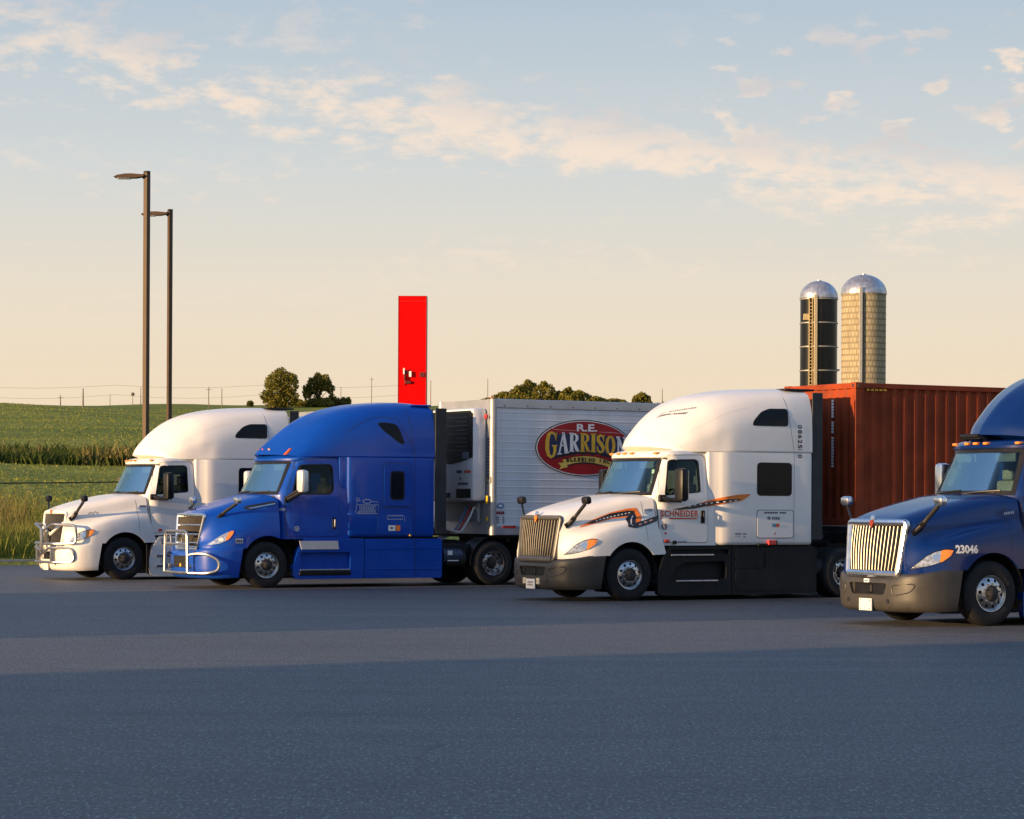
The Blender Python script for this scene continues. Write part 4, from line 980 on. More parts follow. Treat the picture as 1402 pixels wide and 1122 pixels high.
for i in range(15):
    x = .93+i*.042; z = 3.70+i*.0055; h_ = .028 if i % 4 else .036; rl.append([(x, z), (x+.028, z+.004), (x+.036, z+h_+.004), (x+.010, z+h_)])
decal('roof_lettering', pushed(rl, ff), sf, .006, GREYINK, rt, L=.2)
# ---- navy truck
t = TR; sf = surf(t['hb'], t['cb'])
decal('fender_number', textbm('23046', .135, .41, -.70, 1.135, .045), sf, .008, WINK, t['root'], L=.3)
decal('hood_lettering', [[(.34+i*.03, 1.735+i*.004), (.36+i*.03, 1.735+i*.004), (.365+i*.03, 1.775+i*.004), (.345+i*.03, 1.775+i*.004)] for i in range(6)], sf, .008, SILVERINK, t['root'])
MB().tube([(.74, .34, 2.94), (.60, .34, 3.0), (.60, -.10, 3.0), (.74, -.10, 2.94)], .035, 8).box(.60, .78, -.12, .36, 2.945, 2.975, .01).build('light_bar', BLACKP, t['root'])
MB().box(-.62, -.50, -1.2, -1.16, 1.10, 1.12).build('fender_mark', NAVY, t['root'], False)
# ---- white truck on the left: bull bar and small marks
t = TW; rt = t['root']; sf = surf(t['hb'], t['cb'])
def wrap(y, dx=0.0): a = abs(y); return -1.60-dx+.40*ss((a-.55)/.65)*1.0
def Pw(y, z, dx=0.0): return Vector((wrap(y, dx), y, z))
def loop(pts, r=.12): return fillet([Pw(y, z) for y, z in pts], r, True)
up = [(-1.16, 1.31), (-.62, 1.33), (0, 1.17), (.62, 1.33), (1.16, 1.31), (1.18, .88), (.6, .86), (-.6, .86), (-1.18, .88)]
lo = [(-1.08, .75), (-.60, .77), (-.30, .74), (0, .62), (.30, .74), (.60, .77), (1.08, .75), (1.10, .44), (.6, .42), (-.6, .42), (-1.10, .44)]
g = MB().tube(loop(up), .032, 10, True).tube(loop(lo), .030, 10, True)
g.box(-1.67, -1.60, -.06, .06, .60, 1.20, .015)
for s in (-1, 1): g.box(-1.60, -1.30, s*.50-.04, s*.50+.04, .40, .90, .01)
g.build('bull_bar', mat('bar_steel', (.42, .42, .42), .34, .9, 0, .08, 8), rt)
decal('hood_marks', stroke([(-.80, 1.57), (-.74, 1.62), (-.70, 1.58), (-.64, 1.63), (-.56, 1.60), (-.60, 1.565)], .016), sf, .008, GREYINK, rt)
decal('unit_number', [[(.44+i*.05, 1.745), (.48+i*.05, 1.745), (.48+i*.05, 1.785), (.44+i*.05, 1.785)] for i in range(3)], sf, .008, GREYINK, rt)
decal('side_marker', [ell(.93, 1.19, .055, .035, 16)], sf, .022, REDORG, rt)
MB().box(.56, .62, -1.24, -1.2, .15, .85, .01).build('fender_trim', BLACKP, rt, False)
MB().box(.80, 1.4, -1.25, -1.2, .30, .36, .01).box(.80, 1.4, -1.25, -1.2, .55, .60, .01).each('step', ALU, rt, False)
# ---- blue truck: bull bar, vents, badges
t = TB; rt = t['root']; sf = surf(t['hb'], t['cb'], t['sb'], t['fb'])
g = MB()
for s in (-1, 1):
    g.tube(fillet([(-1.60, s*.10, 1.235), (-1.62, s*.62, 1.235), (-1.62, s*.65, .35)], .14), .034, 10)
    g.tube(fillet([(-1.61, s*.62, .72), (-1.52, s*.80, .76), (-1.36, s*1.06, .76), (-1.14, s*1.24, .62), (-1.14, s*1.24, .40), (-1.34, s*1.10, .335), (-1.60, s*.66, .335)], .12), .034, 10)
    g.tube(fillet([(-1.61, s*.30, .95), (-1.61, s*.32, 1.16), (-1.61, s*.56, 1.16), (-1.61, s*.60, .95)], .12), .02, 8)
    g.box(-1.60, -1.30, s*.5-.03, s*.5+.03, .42, .52, .01)
g.tube([(-1.62, -.66, .335), (-1.64, 0, .335), (-1.62, .66, .335)], .034, 10).tube([(-1.615, -.65, .955), (-1.63, 0, .955), (-1.615, .65, .955)], .030, 10).tube([(-1.60, -.12, 1.235), (-1.60, .12, 1.235)], .034, 10)
g.build('bull_bar', mat('bar_steel', (.42, .42, .42), .34, .9, 0, .08, 8), rt)
for s in (-1, 1):
    vn = decal('side_vent', [rpoly([(-.47, 1.745), (-.38, 1.80), (.24, 1.905), (.28, 1.845), (-.34, 1.70)], .02)], t['hb'], .010, INK, rt, s, .1, .02)
    decal('vent_trim', [[(-.34, 1.755), (.235, 1.862), (.24, 1.838), (-.33, 1.728)]], t['hb'], .018, CHROME, vn, s, .1)
def header_lamp(y, slant):
    pr = [(y-.03, 2.925), (y+.03, 2.925), (y+.03+slant, 3.06), (y+slant, 3.07)]
    xs = [TB['fb'].ray_cast(Vector((-3, a, b)), Vector((1, 0, 0)))[0] for a, b in pr]; xs = [q.x if q else .5 for q in xs]
    MB().add([(x-.035, a, b) for x, (a, b) in zip(xs, pr)]+[(x+.05, a, b) for x, (a, b) in zip(xs, pr)], [(0, 1, 2, 3), (7, 6, 5, 4), (0, 4, 5, 1), (1, 5, 6, 2), (2, 6, 7, 3), (3, 7, 4, 0)]).build('marker_light', mat('red_marker', (.62, .12, .02), .35), rt, False)
for y in (-.32, -.14, .04): header_lamp(y, .03)
for q in (-1, 1): header_lamp(q*.80, -q*.02)
ol = lambda pts, w=.014: stroke(pts+[pts[0]], w)
art = ol([(2.16, 1.83), (2.70, 1.83), (2.71, 1.66), (2.66, 1.635), (2.19, 1.635), (2.14, 1.66)])+ol([(2.23, 1.80), (2.64, 1.80), (2.64, 1.70), (2.23, 1.70)])+stroke([(2.16, 1.85), (2.18, 1.93), (2.26, 1.92)], .014)
art += ol([(p[0], p[1]) for p in ell(2.42, 1.905, .10, .045, 18)], .016)+stroke([(2.52, 1.91), (2.70, 1.89)], .012)+ol([(p[0], p[1]) for p in ell(2.19, 1.955, .035, .03, 12)], .01)
for i in range(7): art.append([(2.20+i*.065, 1.655), (2.24+i*.065, 1.655), (2.24+i*.065, 1.685), (2.20+i*.065, 1.685)])
for i in range(8): art.append([(2.26+i*.045, 1.72), (2.285+i*.045, 1.72), (2.285+i*.045, 1.78), (2.26+i*.045, 1.78)])
decal('door_artwork', art, sf, .008, SILVERINK, rt, L=.3)
a2 = []
for i in range(9): a2.append([(2.95+i*.043, 1.575), (2.98+i*.043, 1.575), (2.98+i*.043, 1.605), (2.95+i*.043, 1.605)]); a2.append([(2.94+i*.043, 1.50), (2.97+i*.043, 1.50), (2.97+i*.043, 1.52), (2.94+i*.043, 1.52)])
decal('hatch_lettering', a2+stroke([(2.92, 1.50), (2.92, 1.60)], .01)+stroke([(3.36, 1.46), (3.36, 1.58)], .01), sf, .014, SILVERINK, rt, L=.3)
decal('hatch_sticker', [[(2.95, 1.25), (3.13, 1.25), (3.13, 1.375), (2.95, 1.375)]], sf, .014, WINK, rt, L=.3); decal('hatch_sticker', [[(3.01, 1.29), (3.06, 1.29), (3.06, 1.335), (3.01, 1.335)]], sf, .016, NAVYINK, rt)
decal('hatch_sticker', [[(3.145, 1.25), (3.25, 1.25), (3.25, 1.375), (3.145, 1.375)]], sf, .014, ORANGE, rt, L=.3)
decal('fender_badge', [[(-.74, .985), (-.57, .985), (-.57, 1.085), (-.74, 1.085)]], sf, .008, SILVERINK, rt, L=.3); decal('fender_badge', [[(-.725+i*.05, 1.0), (-.69+i*.05, 1.0), (-.69+i*.05, 1.06), (-.725+i*.05, 1.06)] for i in range(3)], sf, .011, NAVYINK, rt)
decal('door_badge', [ell(.72, 1.30, .065, .06)], sf, .018, SILVERINK, rt); decal('door_badge', ol([(p[0], p[1]) for p in ell(.72, 1.30, .035, .03, 14)], .012), sf, .021, BLUE, rt)
decal('cowl_badge', [ell(.40, 1.72, .06, .035, 16)], sf, .008, SILVERINK, rt)
MB().cyl((3.50, -1.27, 1.15), (3.50, -1.22, 1.15), .022, 10).build('hatch_lock', GOLD, rt)
MB().tube([(.42, -1.21, 1.86), (.42, -1.24, 1.86), (.42, -1.24, 1.96)], .018, 6).build('cowl_bracket', INK, rt)

# ================================================================== TRAILERS
PANEL = mat('trailer_panel', (.56, .57, .60), .42, .30, .2, .05, .7)
def trailer_skin():
    m = mat('trailer_skin', (.56, .57, .60), .45, .08, .2, .05, .8); T = NT(m.node_tree); b = m.node_tree.nodes['Principled BSDF']
    oc = T.add('ShaderNodeTexCoord').outputs['Object']
    n = T.noise(T.mapping(oc, (1.8, 1, .25)), 1.0, 5, .6)
    c = T.mix(T.smooth(n, .4, .7), (.72, .725, .74), (.63, .615, .60)); m.node_tree.links.new(c, b.inputs['Base Color'])
    return m
SKIN = trailer_skin()
def trailer(root, x0, x1, zb, zt, skin, ribs=True):
    hw_ = 1.29
    for s in (-1, 1):
        prof = []; z = zb+.22
        if ribs:
            k_ = 0
            while z < zt-.26:
                prof += [(z, 0), (z+.010, .005), (z+.030, .005), (z+.040, 0)]; z += .172
                k_ += 1
            prof = [(zb+.20, 0)]+prof+[(zt-.20, 0)]
        else: prof = [(zb+.20, 0), (zt-.2, 0)]
        v = []
        for z, d in prof: v += [(x0+.10, s*(hw_+d), z), (x1-.10, s*(hw_+d), z)]
        MB().add(v, [(2*i, 2*i+1, 2*i+3, 2*i+2) for i in range(len(prof)-1)]).build('side_panel', skin, root, False)
    b = MB()
    for s in (-1, 1): b.box(x0+.05, x1-.05, min(s*1.20, s*1.315), max(s*1.20, s*1.315), zt-.21, zt, .015)
    b.each('top_rail', SATALU, root, False)
    rv = MB()
    for i in range(int((x1-x0)/.61)): rv.box(x0+.3+i*.61, x0+.34+i*.61, -1.322, -1.312, zt-.17, zt-.14)
    rv.build('rivets', mat('rivet_dark', (.12, .11, .11), .6), root, False)
    b = MB()
    for s in (-1, 1): b.box(x0+.05, x1-.05, min(s*1.20, s*1.315), max(s*1.20, s*1.315), zb, zb+.215, .012)
    b.each('bottom_rail', SATALU, root, False)
    b = MB()
    for s in (-1, 1): b.tube([(x0+.07, s*1.235, zb+.002), (x0+.07, s*1.235, zt-.005)], .088, 16)
    b.each('corner_post', mat('post_aluminium', (.42, .42, .42), .48, .6, 0, .08, 3), root)
    MB().box(x0+.01, x0+.05, -1.24, 1.24, zb+.02, zt-.02).build('front_wall', SATALU, root, False)
    MB().box(x0+.06, x1-.05, -1.2, 1.2, zt-.02, zt-.005).build('roof', SATALU, root, False)
    MB().box(x1-.08, x1-.02, -1.25, 1.25, zb, zt-.02).build('rear_door', skin, root, False)
    b = MB().box(x0+.1, x1-.1, -1.18, 1.18, zb-.06, zb+.03)
    for i in range(int((x1-x0)/.9)): b.box(x0+.5+i*.9, x0+.56+i*.9, -1.15, 1.15, zb-.16, zb-.06)
    for s in (-1, 1): b.box(x1-4.2, x1-.4, s*.5-.06, s*.5+.06, zb-.35, zb-.06)
    b.build('underframe', DARK, root, False)
    lg = MB()
    for s in (-1, 1): lg.box(x0+2.9, x0+3.05, s*.75-.07, s*.75+.07, .35, zb-.1); lg.box(x0+2.78, x0+3.17, s*.75-.14, s*.75+.14, .28, .36, .02)
    lg.build('landing_gear', DARK, root, False)
    for x in (x1-2.6, x1-1.3):
        for s in (-1, 1): wheel('drive', root, x, s*1.235, s); wheel('drive', root, x, s*.91, s)
gt = empty('semi_trailer', (-5.94, 56.74, 0), R(30), 'silver ribbed refrigerated trailer with a red oval company emblem, behind the bright blue truck', 'trailer', 'trailers')
trailer(gt, 5.57, 20.2, 1.15, 4.27, SKIN)
ru = MB().box(5.20, 5.58, -1.06, 1.06, 1.92, 4.06, .09).build('reefer_unit', mat('reefer_white', (.72, .72, .73), .4, 0, .4, .03), gt, True)
bl_ = [( -1.03, 2.93), (-.80, 2.88), (-.5, 2.83), (0, 2.78), (.5, 2.83), (1.03, 2.93), (1.03, 3.93), (.95, 4.0), (-.95, 4.0), (-1.03, 3.93)]
MB().prism(bl_, 'x', 5.185, 5.24).build('unit_grille', BLACKP, ru, False)
sl_ = MB()
for i in range(5): sl_.box(5.172, 5.186, -.85, .85, 3.08+i*.19, 3.10+i*.19)
for i in range(5): sl_.box(5.176, 5.186, -.80, -.30, 2.98+i*.19, 3.0+i*.19)
sl_.build('grille_slats', mat('slat_grey', (.10, .10, .105), .5), ru, False)
MB().box(5.175, 5.19, -.92, -.62, 2.90, 3.05).build('grille_window', GREYINK, ru, False)
MB().box(5.19, 5.205, -.98, -.30, 2.0, 2.21, .01).box(5.19, 5.205, .0, .2, 2.0, 2.12).each('access_panel', BLACKP, ru, False)
mm = MB()
for i in range(4): mm.box(5.192, 5.2, -.98+i*.085, -.92+i*.085, 2.57, 2.635)
mm.build('unit_lettering', REDORG, ru, False)
mm = MB()
for i in range(3): mm.box(5.192, 5.2, -.55+i*.085, -.485+i*.085, 2.57, 2.635)
for i in range(8): mm.box(5.192, 5.2, -.85+i*.06, -.81+i*.06, 2.30, 2.35)
mm.box(5.192, 5.2, -.52, -.46, 2.42, 2.47); mm.build('unit_lettering', NAVYINK, ru, False)
# vertical lettering on the front wall strip beside the unit
vm = MB()
for i in range(13): vm.box(5.553, 5.582, -1.17, -1.11, 3.33-i*.075, 3.385-i*.075)
vm.build('front_lettering', NAVYINK, gt, False)
MB().cyl((5.49, -1.2, 3.86), (5.45, -1.2, 3.86), .06).cyl((5.60, -1.25, 4.285), (5.60, -1.25, 4.30), .06).each('marker_light', REDL, gt)
MB().box(5.475, 5.49, -1.28, -1.19, 1.87, 2.05).box(5.475, 5.49, -1.28, -1.20, 1.48, 1.57).each('warning_label', mat('yellow_label', (.75, .45, .02), .5), gt, False)
MB().tube([(5.5, -1.26, 2.5), (5.46, -1.28, 2.48), (5.46, -1.28, 2.36), (5.5, -1.26, 2.33)], .012, 6).build('grab_hook', DARK, gt)
b = MB()
b.box(5.48, 5.56, -.8, .8, 1.45, 1.9); b.build('gladhand_panel', mat('panel_grey', (.30, .30, .30), .6), gt, False)
for nm, cc, ya in (('air_hose', mat('hose_red', (.35, .02, .02), .5), -.62), ('air_hose', mat('hose_blue', (.10, .16, .30), .5), -.45), ('electric_cable', mat('cable_grey', (.55, .54, .50), .5), -.78)):
    pts = [(4.45, ya*.6, 1.30), (4.65, ya, 1.12+abs(ya)*.2), (4.95, ya-.12, 1.22), (5.2, ya-.15, 1.55), (5.38, ya-.05, 1.78), (5.50, ya, 1.70)]
    MB().tube([tuple(p) for p in mono(pts, 6)], .024, 8).build(nm, cc, gt)
TX = -1.29
def side(off): return -1.306-off
# emblem on the side: coordinates of the drawing -> metres
def EX(xi, yi): return (6.715+(xi-60)/474, 3.84-(yi-145)/549)
def emb(polys): return [[EX(*p) for p in q] for q in polys]
def es(pts, w, dx=0, dy=0, dw=0):
    pts = [(p[0]+dx, p[1]+dy, (p[2] if len(p) > 2 else w)+dw) for p in pts]; return emb(stroke(pts, w))
cx_, cz_, ea, eb = 8.045, 3.175, 1.335, .662
def place(nm, polys, off, m): decal(nm, polys, side(off), 0.0, m, gt, L=5.0)
place('emblem', [ell(cx_, cz_, ea*1.012, eb*1.02, 72)], .000, WINK); place('emblem_outline', [ell(cx_, cz_, ea, eb, 72)], .003, INK)
place('emblem_ring', [ell(cx_, cz_, ea*.978, eb*.965, 72)], .006, WINK); place('emblem_field', [ell(cx_, cz_, ea*.957, eb*.935, 72)], .009, REDF)
def LR(x0, d=0): return [[(x0+30, 325-d, 42), (x0+30, 552, 42)], [(x0+30, 334, 18), (x0+75, 334, 24), (x0+98, 360, 38), (x0+98, 400, 38), (x0+78, 430, 24), (x0+30, 438, 16)], [(x0+62, 440, 34), (x0+104, 548, 40)], [(x0-2, 325, 15), (x0+55, 325, 15)], [(x0, 552, 15), (x0+62, 552, 15)], [(x0+86, 549, 15), (x0+130, 545, 15)]]
gl_G = [[(322, 415, 12), (314, 355, 26), (290, 326, 32), (258, 320, 36), (228, 345, 46), (210, 430, 50), (208, 530, 50), (226, 605, 46), (258, 632, 36), (290, 610, 34), (306, 560, 38), (306, 492, 38)], [(268, 488, 16), (336, 482, 16)], [(330, 318, 10), (322, 420, 10)]]
gl_A = [[(362, 590, 20), (412, 325, 18)], [(414, 318, 34), (456, 572, 44)], [(384, 486, 16), (446, 476, 16)], [(338, 594, 15), (396, 586, 15)], [(428, 578, 15), (490, 567, 15)], [(395, 322, 14), (432, 318, 14)]]
gl_I = [[(803, 330, 46), (803, 552, 46)], [(768, 330, 16), (838, 330, 16)], [(768, 552, 16), (838, 552, 16)]]
gl_S = [[(940, 420, 10), (928, 358, 22), (898, 340, 28), (866, 362, 40), (868, 412, 46), (905, 455, 50), (934, 500, 46), (926, 545, 32), (892, 562, 26), (862, 535, 22), (852, 480, 10)], [(944, 335, 10), (938, 425, 10)]]
oo = [(1025+46*math.cos(a), 468+112*math.sin(a), 22+20*abs(math.cos(a))) for a in np.linspace(0, 2*PI, 29)]
gl_O = [oo]
gl_N = [[(1130, 360, 24), (1130, 580, 24)], [(1122, 358, 40), (1212, 578, 40)], [(1214, 368, 24), (1214, 580, 24)], [(1100, 358, 15), (1150, 358, 15)], [(1104, 582, 15), (1158, 582, 15)], [(1188, 366, 15), (1242, 366, 15)]]
letters = [(gl_G, GOLD), (gl_A, WINK), (LR(492), WINK), (LR(632), GOLD), (gl_I, GOLD), (gl_S, GOLD), (gl_O, GOLD), (gl_N, WINK)]
shadow = []
for gl, _ in letters:
    for st_ in gl: shadow += es(st_, 20, 14, 10, 16)
place('name_shadow', [[EX(215, 345), EX(330, 340), EX(420, 330), EX(600, 330), EX(940, 345), EX(1235, 370), EX(1235, 585), EX(1080, 610), EX(930, 575), EX(700, 560), EX(500, 575), EX(330, 620), EX(240, 620)]], .011, NAVYINK)
place('name_shadow', shadow, .0125, NAVYINK)
place('name_underline', es([(250, 655, 6), (330, 622, 34), (500, 582, 44), (700, 572, 46), (900, 586, 40), (1050, 612, 26), (1240, 602, 8)], 20), .014, INK)
for gl, m_ in letters:
    pp = []
    for st_ in gl: pp += es(st_, 20)
    place('name_letter', pp, .0165, m_)
place('initials', textbm('R.E.', .175, .56, EX(588, 0)[0], EX(0, 298)[1], .03), .014, WINK)
place('initial_line', es([(245, 262, 4), (330, 282, 9), (575, 290, 6)], 8)+es([(880, 300, 6), (1050, 304, 9), (1210, 314, 4)], 8), .012, mat('pink_line', (.62, .30, .26), .45))
place('ribbon', es([(452, 694, 72), (560, 664, 76), (690, 650, 76), (820, 660, 76), (940, 686, 76), (1080, 735, 74)], 70)+emb([[(352, 704), (425, 700), (432, 760), (392, 778), (360, 790), (388, 745)], [(405, 660), (455, 655), (460, 728), (476, 756), (432, 764), (425, 700)]]), .014, YEL)
rbt = 'BLKEEIND INC'
for i, ch_ in enumerate(rbt):
    if ch_ == ' ': continue
    xi = 478+i*47; yi = 688-34*math.cos((xi-690)/420*PI/2)+4
    px_, pz_ = EX(xi, yi+24); ro = R(-(xi-690)*.035)
    place('ribbon_letter', textbm(ch_, .098, .08 if ch_ != 'I' else .03, px_-.037, pz_-.004, .065, rot=ro), .017, INK)
place('ribbon_shadow', es([(455, 742, 8), (560, 712, 16), (690, 700, 18), (820, 710, 16), (960, 745, 10)], 14), .012, INK)
place('red_marks', emb([[(580, 585), (640, 588), (645, 606), (585, 604)], [(700, 578), (770, 590), (772, 606), (698, 604)], [(815, 590), (900, 592), (905, 612), (812, 608)]]), .017, REDF)
# small labels near the front post
place('round_label', [ell(5.80, 1.82, .10, .06, 22)], .004, mat('label_blue', (.12, .22, .42), .5)); place('round_label', [ell(5.80, 1.82, .06, .03, 18)], .007, WINK)
place('trailer_marks', [[(5.69+i*.055, 1.63), (5.735+i*.055, 1.63), (5.735+i*.055, 1.695), (5.69+i*.055, 1.695)] for i in range(4)], .004, mat('maroon_ink', (.25, .02, .03), .5))
for a in (5.67, 5.72, 5.86):
  for j in range(3): place('trailer_mark', [[(a, 1.42+j*.06), (a+.04, 1.42+j*.06), (a+.04, 1.46+j*.06), (a, 1.46+j*.06)]], .004, GREYINK)
MB().box(5.86, 6.20, -1.327, -1.316, 1.315, 1.365).build('reflector', REDL, gt, False)
MB().box(6.40, 6.44, -1.30, -1.27, .95, 1.10).build('hanging_tag', WINK, gt, False)
# plain trailer behind the white truck
wtr = empty('semi_trailer', (-9.88, 62.24, 0), R(30), 'pale trailer of the all white truck, its roof edge showing above blue cab', 'trailer', 'trailers')
trailer(wtr, 5.5, 19.9, 1.2, 4.20, WHITE, False)
MB().box(5.0, 5.49, -1.0, 1.0, 2.2, 4.05, .08).build('reefer_unit', mat('reefer_white', (.72, .72, .73), .4), wtr, True)

# ---- container on its chassis
RUST = mat('container_paint', (.29, .043, .008), .55, 0, 0, .16, 1.6, spec=.25, dirt=.06, bump=.1, bscale=30)
cc = empty('shipping_container', (1.69, 50.44, 1.45), R(30), 'rust red corrugated shipping container behind the white truck with the orange flash', 'container')
X0, X1, HT = 5.42, 17.6, 2.93
def corr(a, b, depth=.048, pitch=.278):
    """(along, in) outline of a corrugated wall"""
    out = [(a, 0)]; x = a+.08
    while x+pitch < b:
        out += [(x, 0), (x+.055, depth), (x+.140, depth), (x+.195, 0)]; x += pitch
    return out+[(b, 0)]
for s in (-1, 1):
    pf = corr(X0+.16, X1-.16); v = []
    for x, d in pf: v += [(x, s*(1.20-d), .16), (x, s*(1.20-d), HT-.11)]
    MB().add(v, [(2*i, 2*i+2, 2*i+3, 2*i+1) for i in range(len(pf)-1)]).build('side_wall', RUST, cc, False)
for xx, sg, nm in ((X0+.02, 1, 'front_wall'), (X1-.02, -1, 'rear_wall')):
    pf = corr(-1.10, 1.10, .045, .25); v = []
    for y, d in pf: v += [(xx+sg*d, y, .16), (xx+sg*d, y, HT-.11)]
    MB().add(v, [(2*i, 2*i+2, 2*i+3, 2*i+1) for i in range(len(pf)-1)]).build(nm, RUST, cc, False)
b = MB()
for s in (-1, 1):
    for z0, z1 in ((0, .16), (HT-.11, HT-.005)): b.box(X0+.17, X1-.17, min(s*1.14, s*1.218), max(s*1.14, s*1.218), z0, z1, .008)
for x in (X0, X1-.10):
    b.box(x, x+.10, -1.05, 1.05, 0, .16, .008); b.box(x, x+.10, -1.05, 1.05, HT-.12, HT-.005, .008)
b.each('frame_rail', RUST, cc, False)
b = MB()
for x in (X0-.003, X1-.167):
    for s in (-1, 1): b.box(x, x+.17, min(s*1.05, s*1.222), max(s*1.05, s*1.222), .12, HT-.12, .01)
b.each('corner_post', RUST, cc, False)
b = MB(); hb_ = MB()
for x in (X0-.012, X1-.166):
    for s in (-1, 1):
        for z in (-.004, HT-.125):
            b.box(x, x+.178, min(s*1.06, s*1.232), max(s*1.06, s*1.232), z, z+.13, .012)
            hb_.box(x+.06, x+.12, min(s*1.225, s*1.236), max(s*1.225, s*1.236), z+.035, z+.095, .004); hb_.box(x-.004, x+.02, s*1.147-.03, s*1.147+.03, z+.035, z+.095, .004)
cs = b.each('corner_casting', RUST, cc, False)
for k_, h_ in enumerate(hb_.each('casting_hole', INK, None, False)): h_.parent = cs[k_//2]
MB().box(X0+.1, X1-.1, -1.15, 1.15, HT-.03, HT-.02).build('roof', RUST, cc, False)
MB().box(X0+.1, X1-.1, -1.15, 1.15, .02, .12).build('floor', DARK, cc, False)
vm = MB()
for i in range(22):
    if i in (6, 11): continue
    vm.box(X0+.008, X0+.022, -.46, -.40, 2.55-i*.064, 2.60-i*.064)
vm.build('wall_code', WINK, cc, False)
MB().box(X0+.005, X0+.022, -.02, .26, .35, .74).box(X0+.005, X0+.022, .0, .1, .78, .90).each('warning_label', mat('olive_label', (.42, .30, .02), .6), cc, False)
yv = MB()
for i in range(5): yv.box(X0+.28+i*.11, X0+.35+i*.11, -1.224, -1.217, HT-.16, HT-.125)
yv.build('height_mark', mat('yellow_label', (.75, .45, .02), .5), cc, False)
cz = empty('container_chassis', (1.69, 50.44, 0), R(30), 'black skeletal chassis carrying the rust red container', 'trailer', 'trailers')
b = MB()
for s in (-1, 1): b.box(X0, X1, s*.45-.08, s*.45+.08, 1.08, 1.42)
for x in (X0, X0+2.5, X0+6, X1-.3): b.box(x, x+.16, -1.2, 1.2, 1.26, 1.445)
b.build('frame', DARK, cz, False)
b = MB().box(X0-.06, X0-.005, -1.2, 1.2, 1.10, 1.32, .01); b.build('bolster', BLACKP, cz, False)
MB().box(X0-.075, X0-.06, -1.12, -1.02, 1.18, 1.26).build('marker_light', AMBER, cz, False); MB().box(X0-.072, X0-.062, -.25, .0, 1.2, 1.27).build('plate_label', GREYINK, cz, False)
lg = MB()
for s in (-1, 1): lg.box(X0+2.6, X0+2.75, s*.8-.07, s*.8+.07, .3, 1.1)
lg.each('landing_gear', DARK, cz, False)
for x in (X1-2.2, X1-.9):
    for s in (-1, 1): wheel('drive', cz, x, s*1.235, s); wheel('drive', cz, x, s*.91, s)

# ================================================================== STREET FURNITURE AND BACKGROUND
BRONZE = mat('bronze_pole', (.08, .043, .015), .6, 0, 0, .12, 2)
def lamp(x, y, H_, w, rz, label):
    o = empty('light_pole', (x, y, terrain_h(x, y) if terrain_h(x, y) > 0 else 0), 0, label, 'street light', 'parking lot light poles'); z0 = -o.location.z
    M = Matrix.Rotation(rz, 4, 'Z')
    MB().box(-w/2, w/2, -w/2, w/2, .6, H_+z0, .004, M).build('pole', BRONZE, o, False)
    MB().cyl((0, 0, -.2), (0, 0, .6), .3, 20).build('base', CONC, o)
    MB().box(-w*.52, w*.52, -w*.52, w*.52, H_+z0, H_+z0+.05, .01, M).build('pole_cap', BLACKP, o, False)
    h = H_+z0
    b = MB().prism([(-.90, h-.12), (-.80, h-.07), (-.58, h-.035), (-.42, h-.03), (-.10, h-.055), (-.05, h-.10), (-.30, h-.145), (-.55, h-.15), (-.85, h-.14)], 'y', -.14, .14)
    hd = b.build('lamp_head', BRONZE, o, False)
    MB().box(-.80, -.45, -.11, .11, h-.172, h-.145, .008).build('lamp_lens', LENS, hd, False)
    MB().box(-.12, -.02, -.05, .05, h-.16, h-.03, .01).build('arm', BLACKP, o, False)
def at(px, py, Y):                       # where a sight line crosses depth Y
    return ((px-701)/3500*Y, EYE+(690+.005*(px-701)-py)/3500*Y)
lx, lz = at(199, 237, 70); lamp(lx, 70, lz, .135, R(54), 'taller looking bronze light pole in front, lamp head reaching left against sky')
lx, lz = at(231, 289, 79.5); lamp(lx, 79.5, lz, .125, R(36), 'thinner light pole just behind the front pole, its lamp head touching that pole')

# red pylon sign
sx, sz = at(564, 406, 150); so = empty('pylon_sign', (sx, 150, 0), R(-3), 'tall plain red sign pylon rising behind the blue truck', 'sign')
z0 = terrain_h(sx, 150); so.location.z = z0; top = sz-z0
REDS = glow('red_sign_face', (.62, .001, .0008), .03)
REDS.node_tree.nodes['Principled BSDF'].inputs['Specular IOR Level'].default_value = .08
MB().box(-.80, .80, -.35, .35, 0, top-.02).build('sign_body', REDS, so, False)
b = MB().box(-.83, .83, -.38, .38, top-.03, top+.0, .01).box(-.83, -.795, -.375, .375, 0, top-.03).box(.795, .83, -.375, .375, 0, top-.03).box(-.795, .795, -.358, -.34, top-.31, top-.29)
b.build('sign_trim', mat('red_trim', (.40, .004, .004), .5), so, False)
b = MB()
b.box(-.46, -.38, -.56, -.36, top-4.95, top-4.35, .01).box(-.40, -.25, -.50, -.36, top-4.55, top-4.36, .01); b.box(-.42, -.05, -.50, -.36, top-5.15, top-4.98, .02); b.box(.45, .75, -.42, -.36, top-4.75, top-4.48, .01)
b.tube([(-.42, -.42, top-5.15), (-.5, -.42, top-5.25)], .02, 6)
b.build('flood_light', mat('dark_red', (.10, .004, .004), .6), so, False)
MB().box(-.50, -.41, -.60, -.57, top-4.6, top-4.25, .01).box(-.16, -.02, -.52, -.36, top-4.75, top-4.42, .01).build('lamp_box', WINK, so, False)

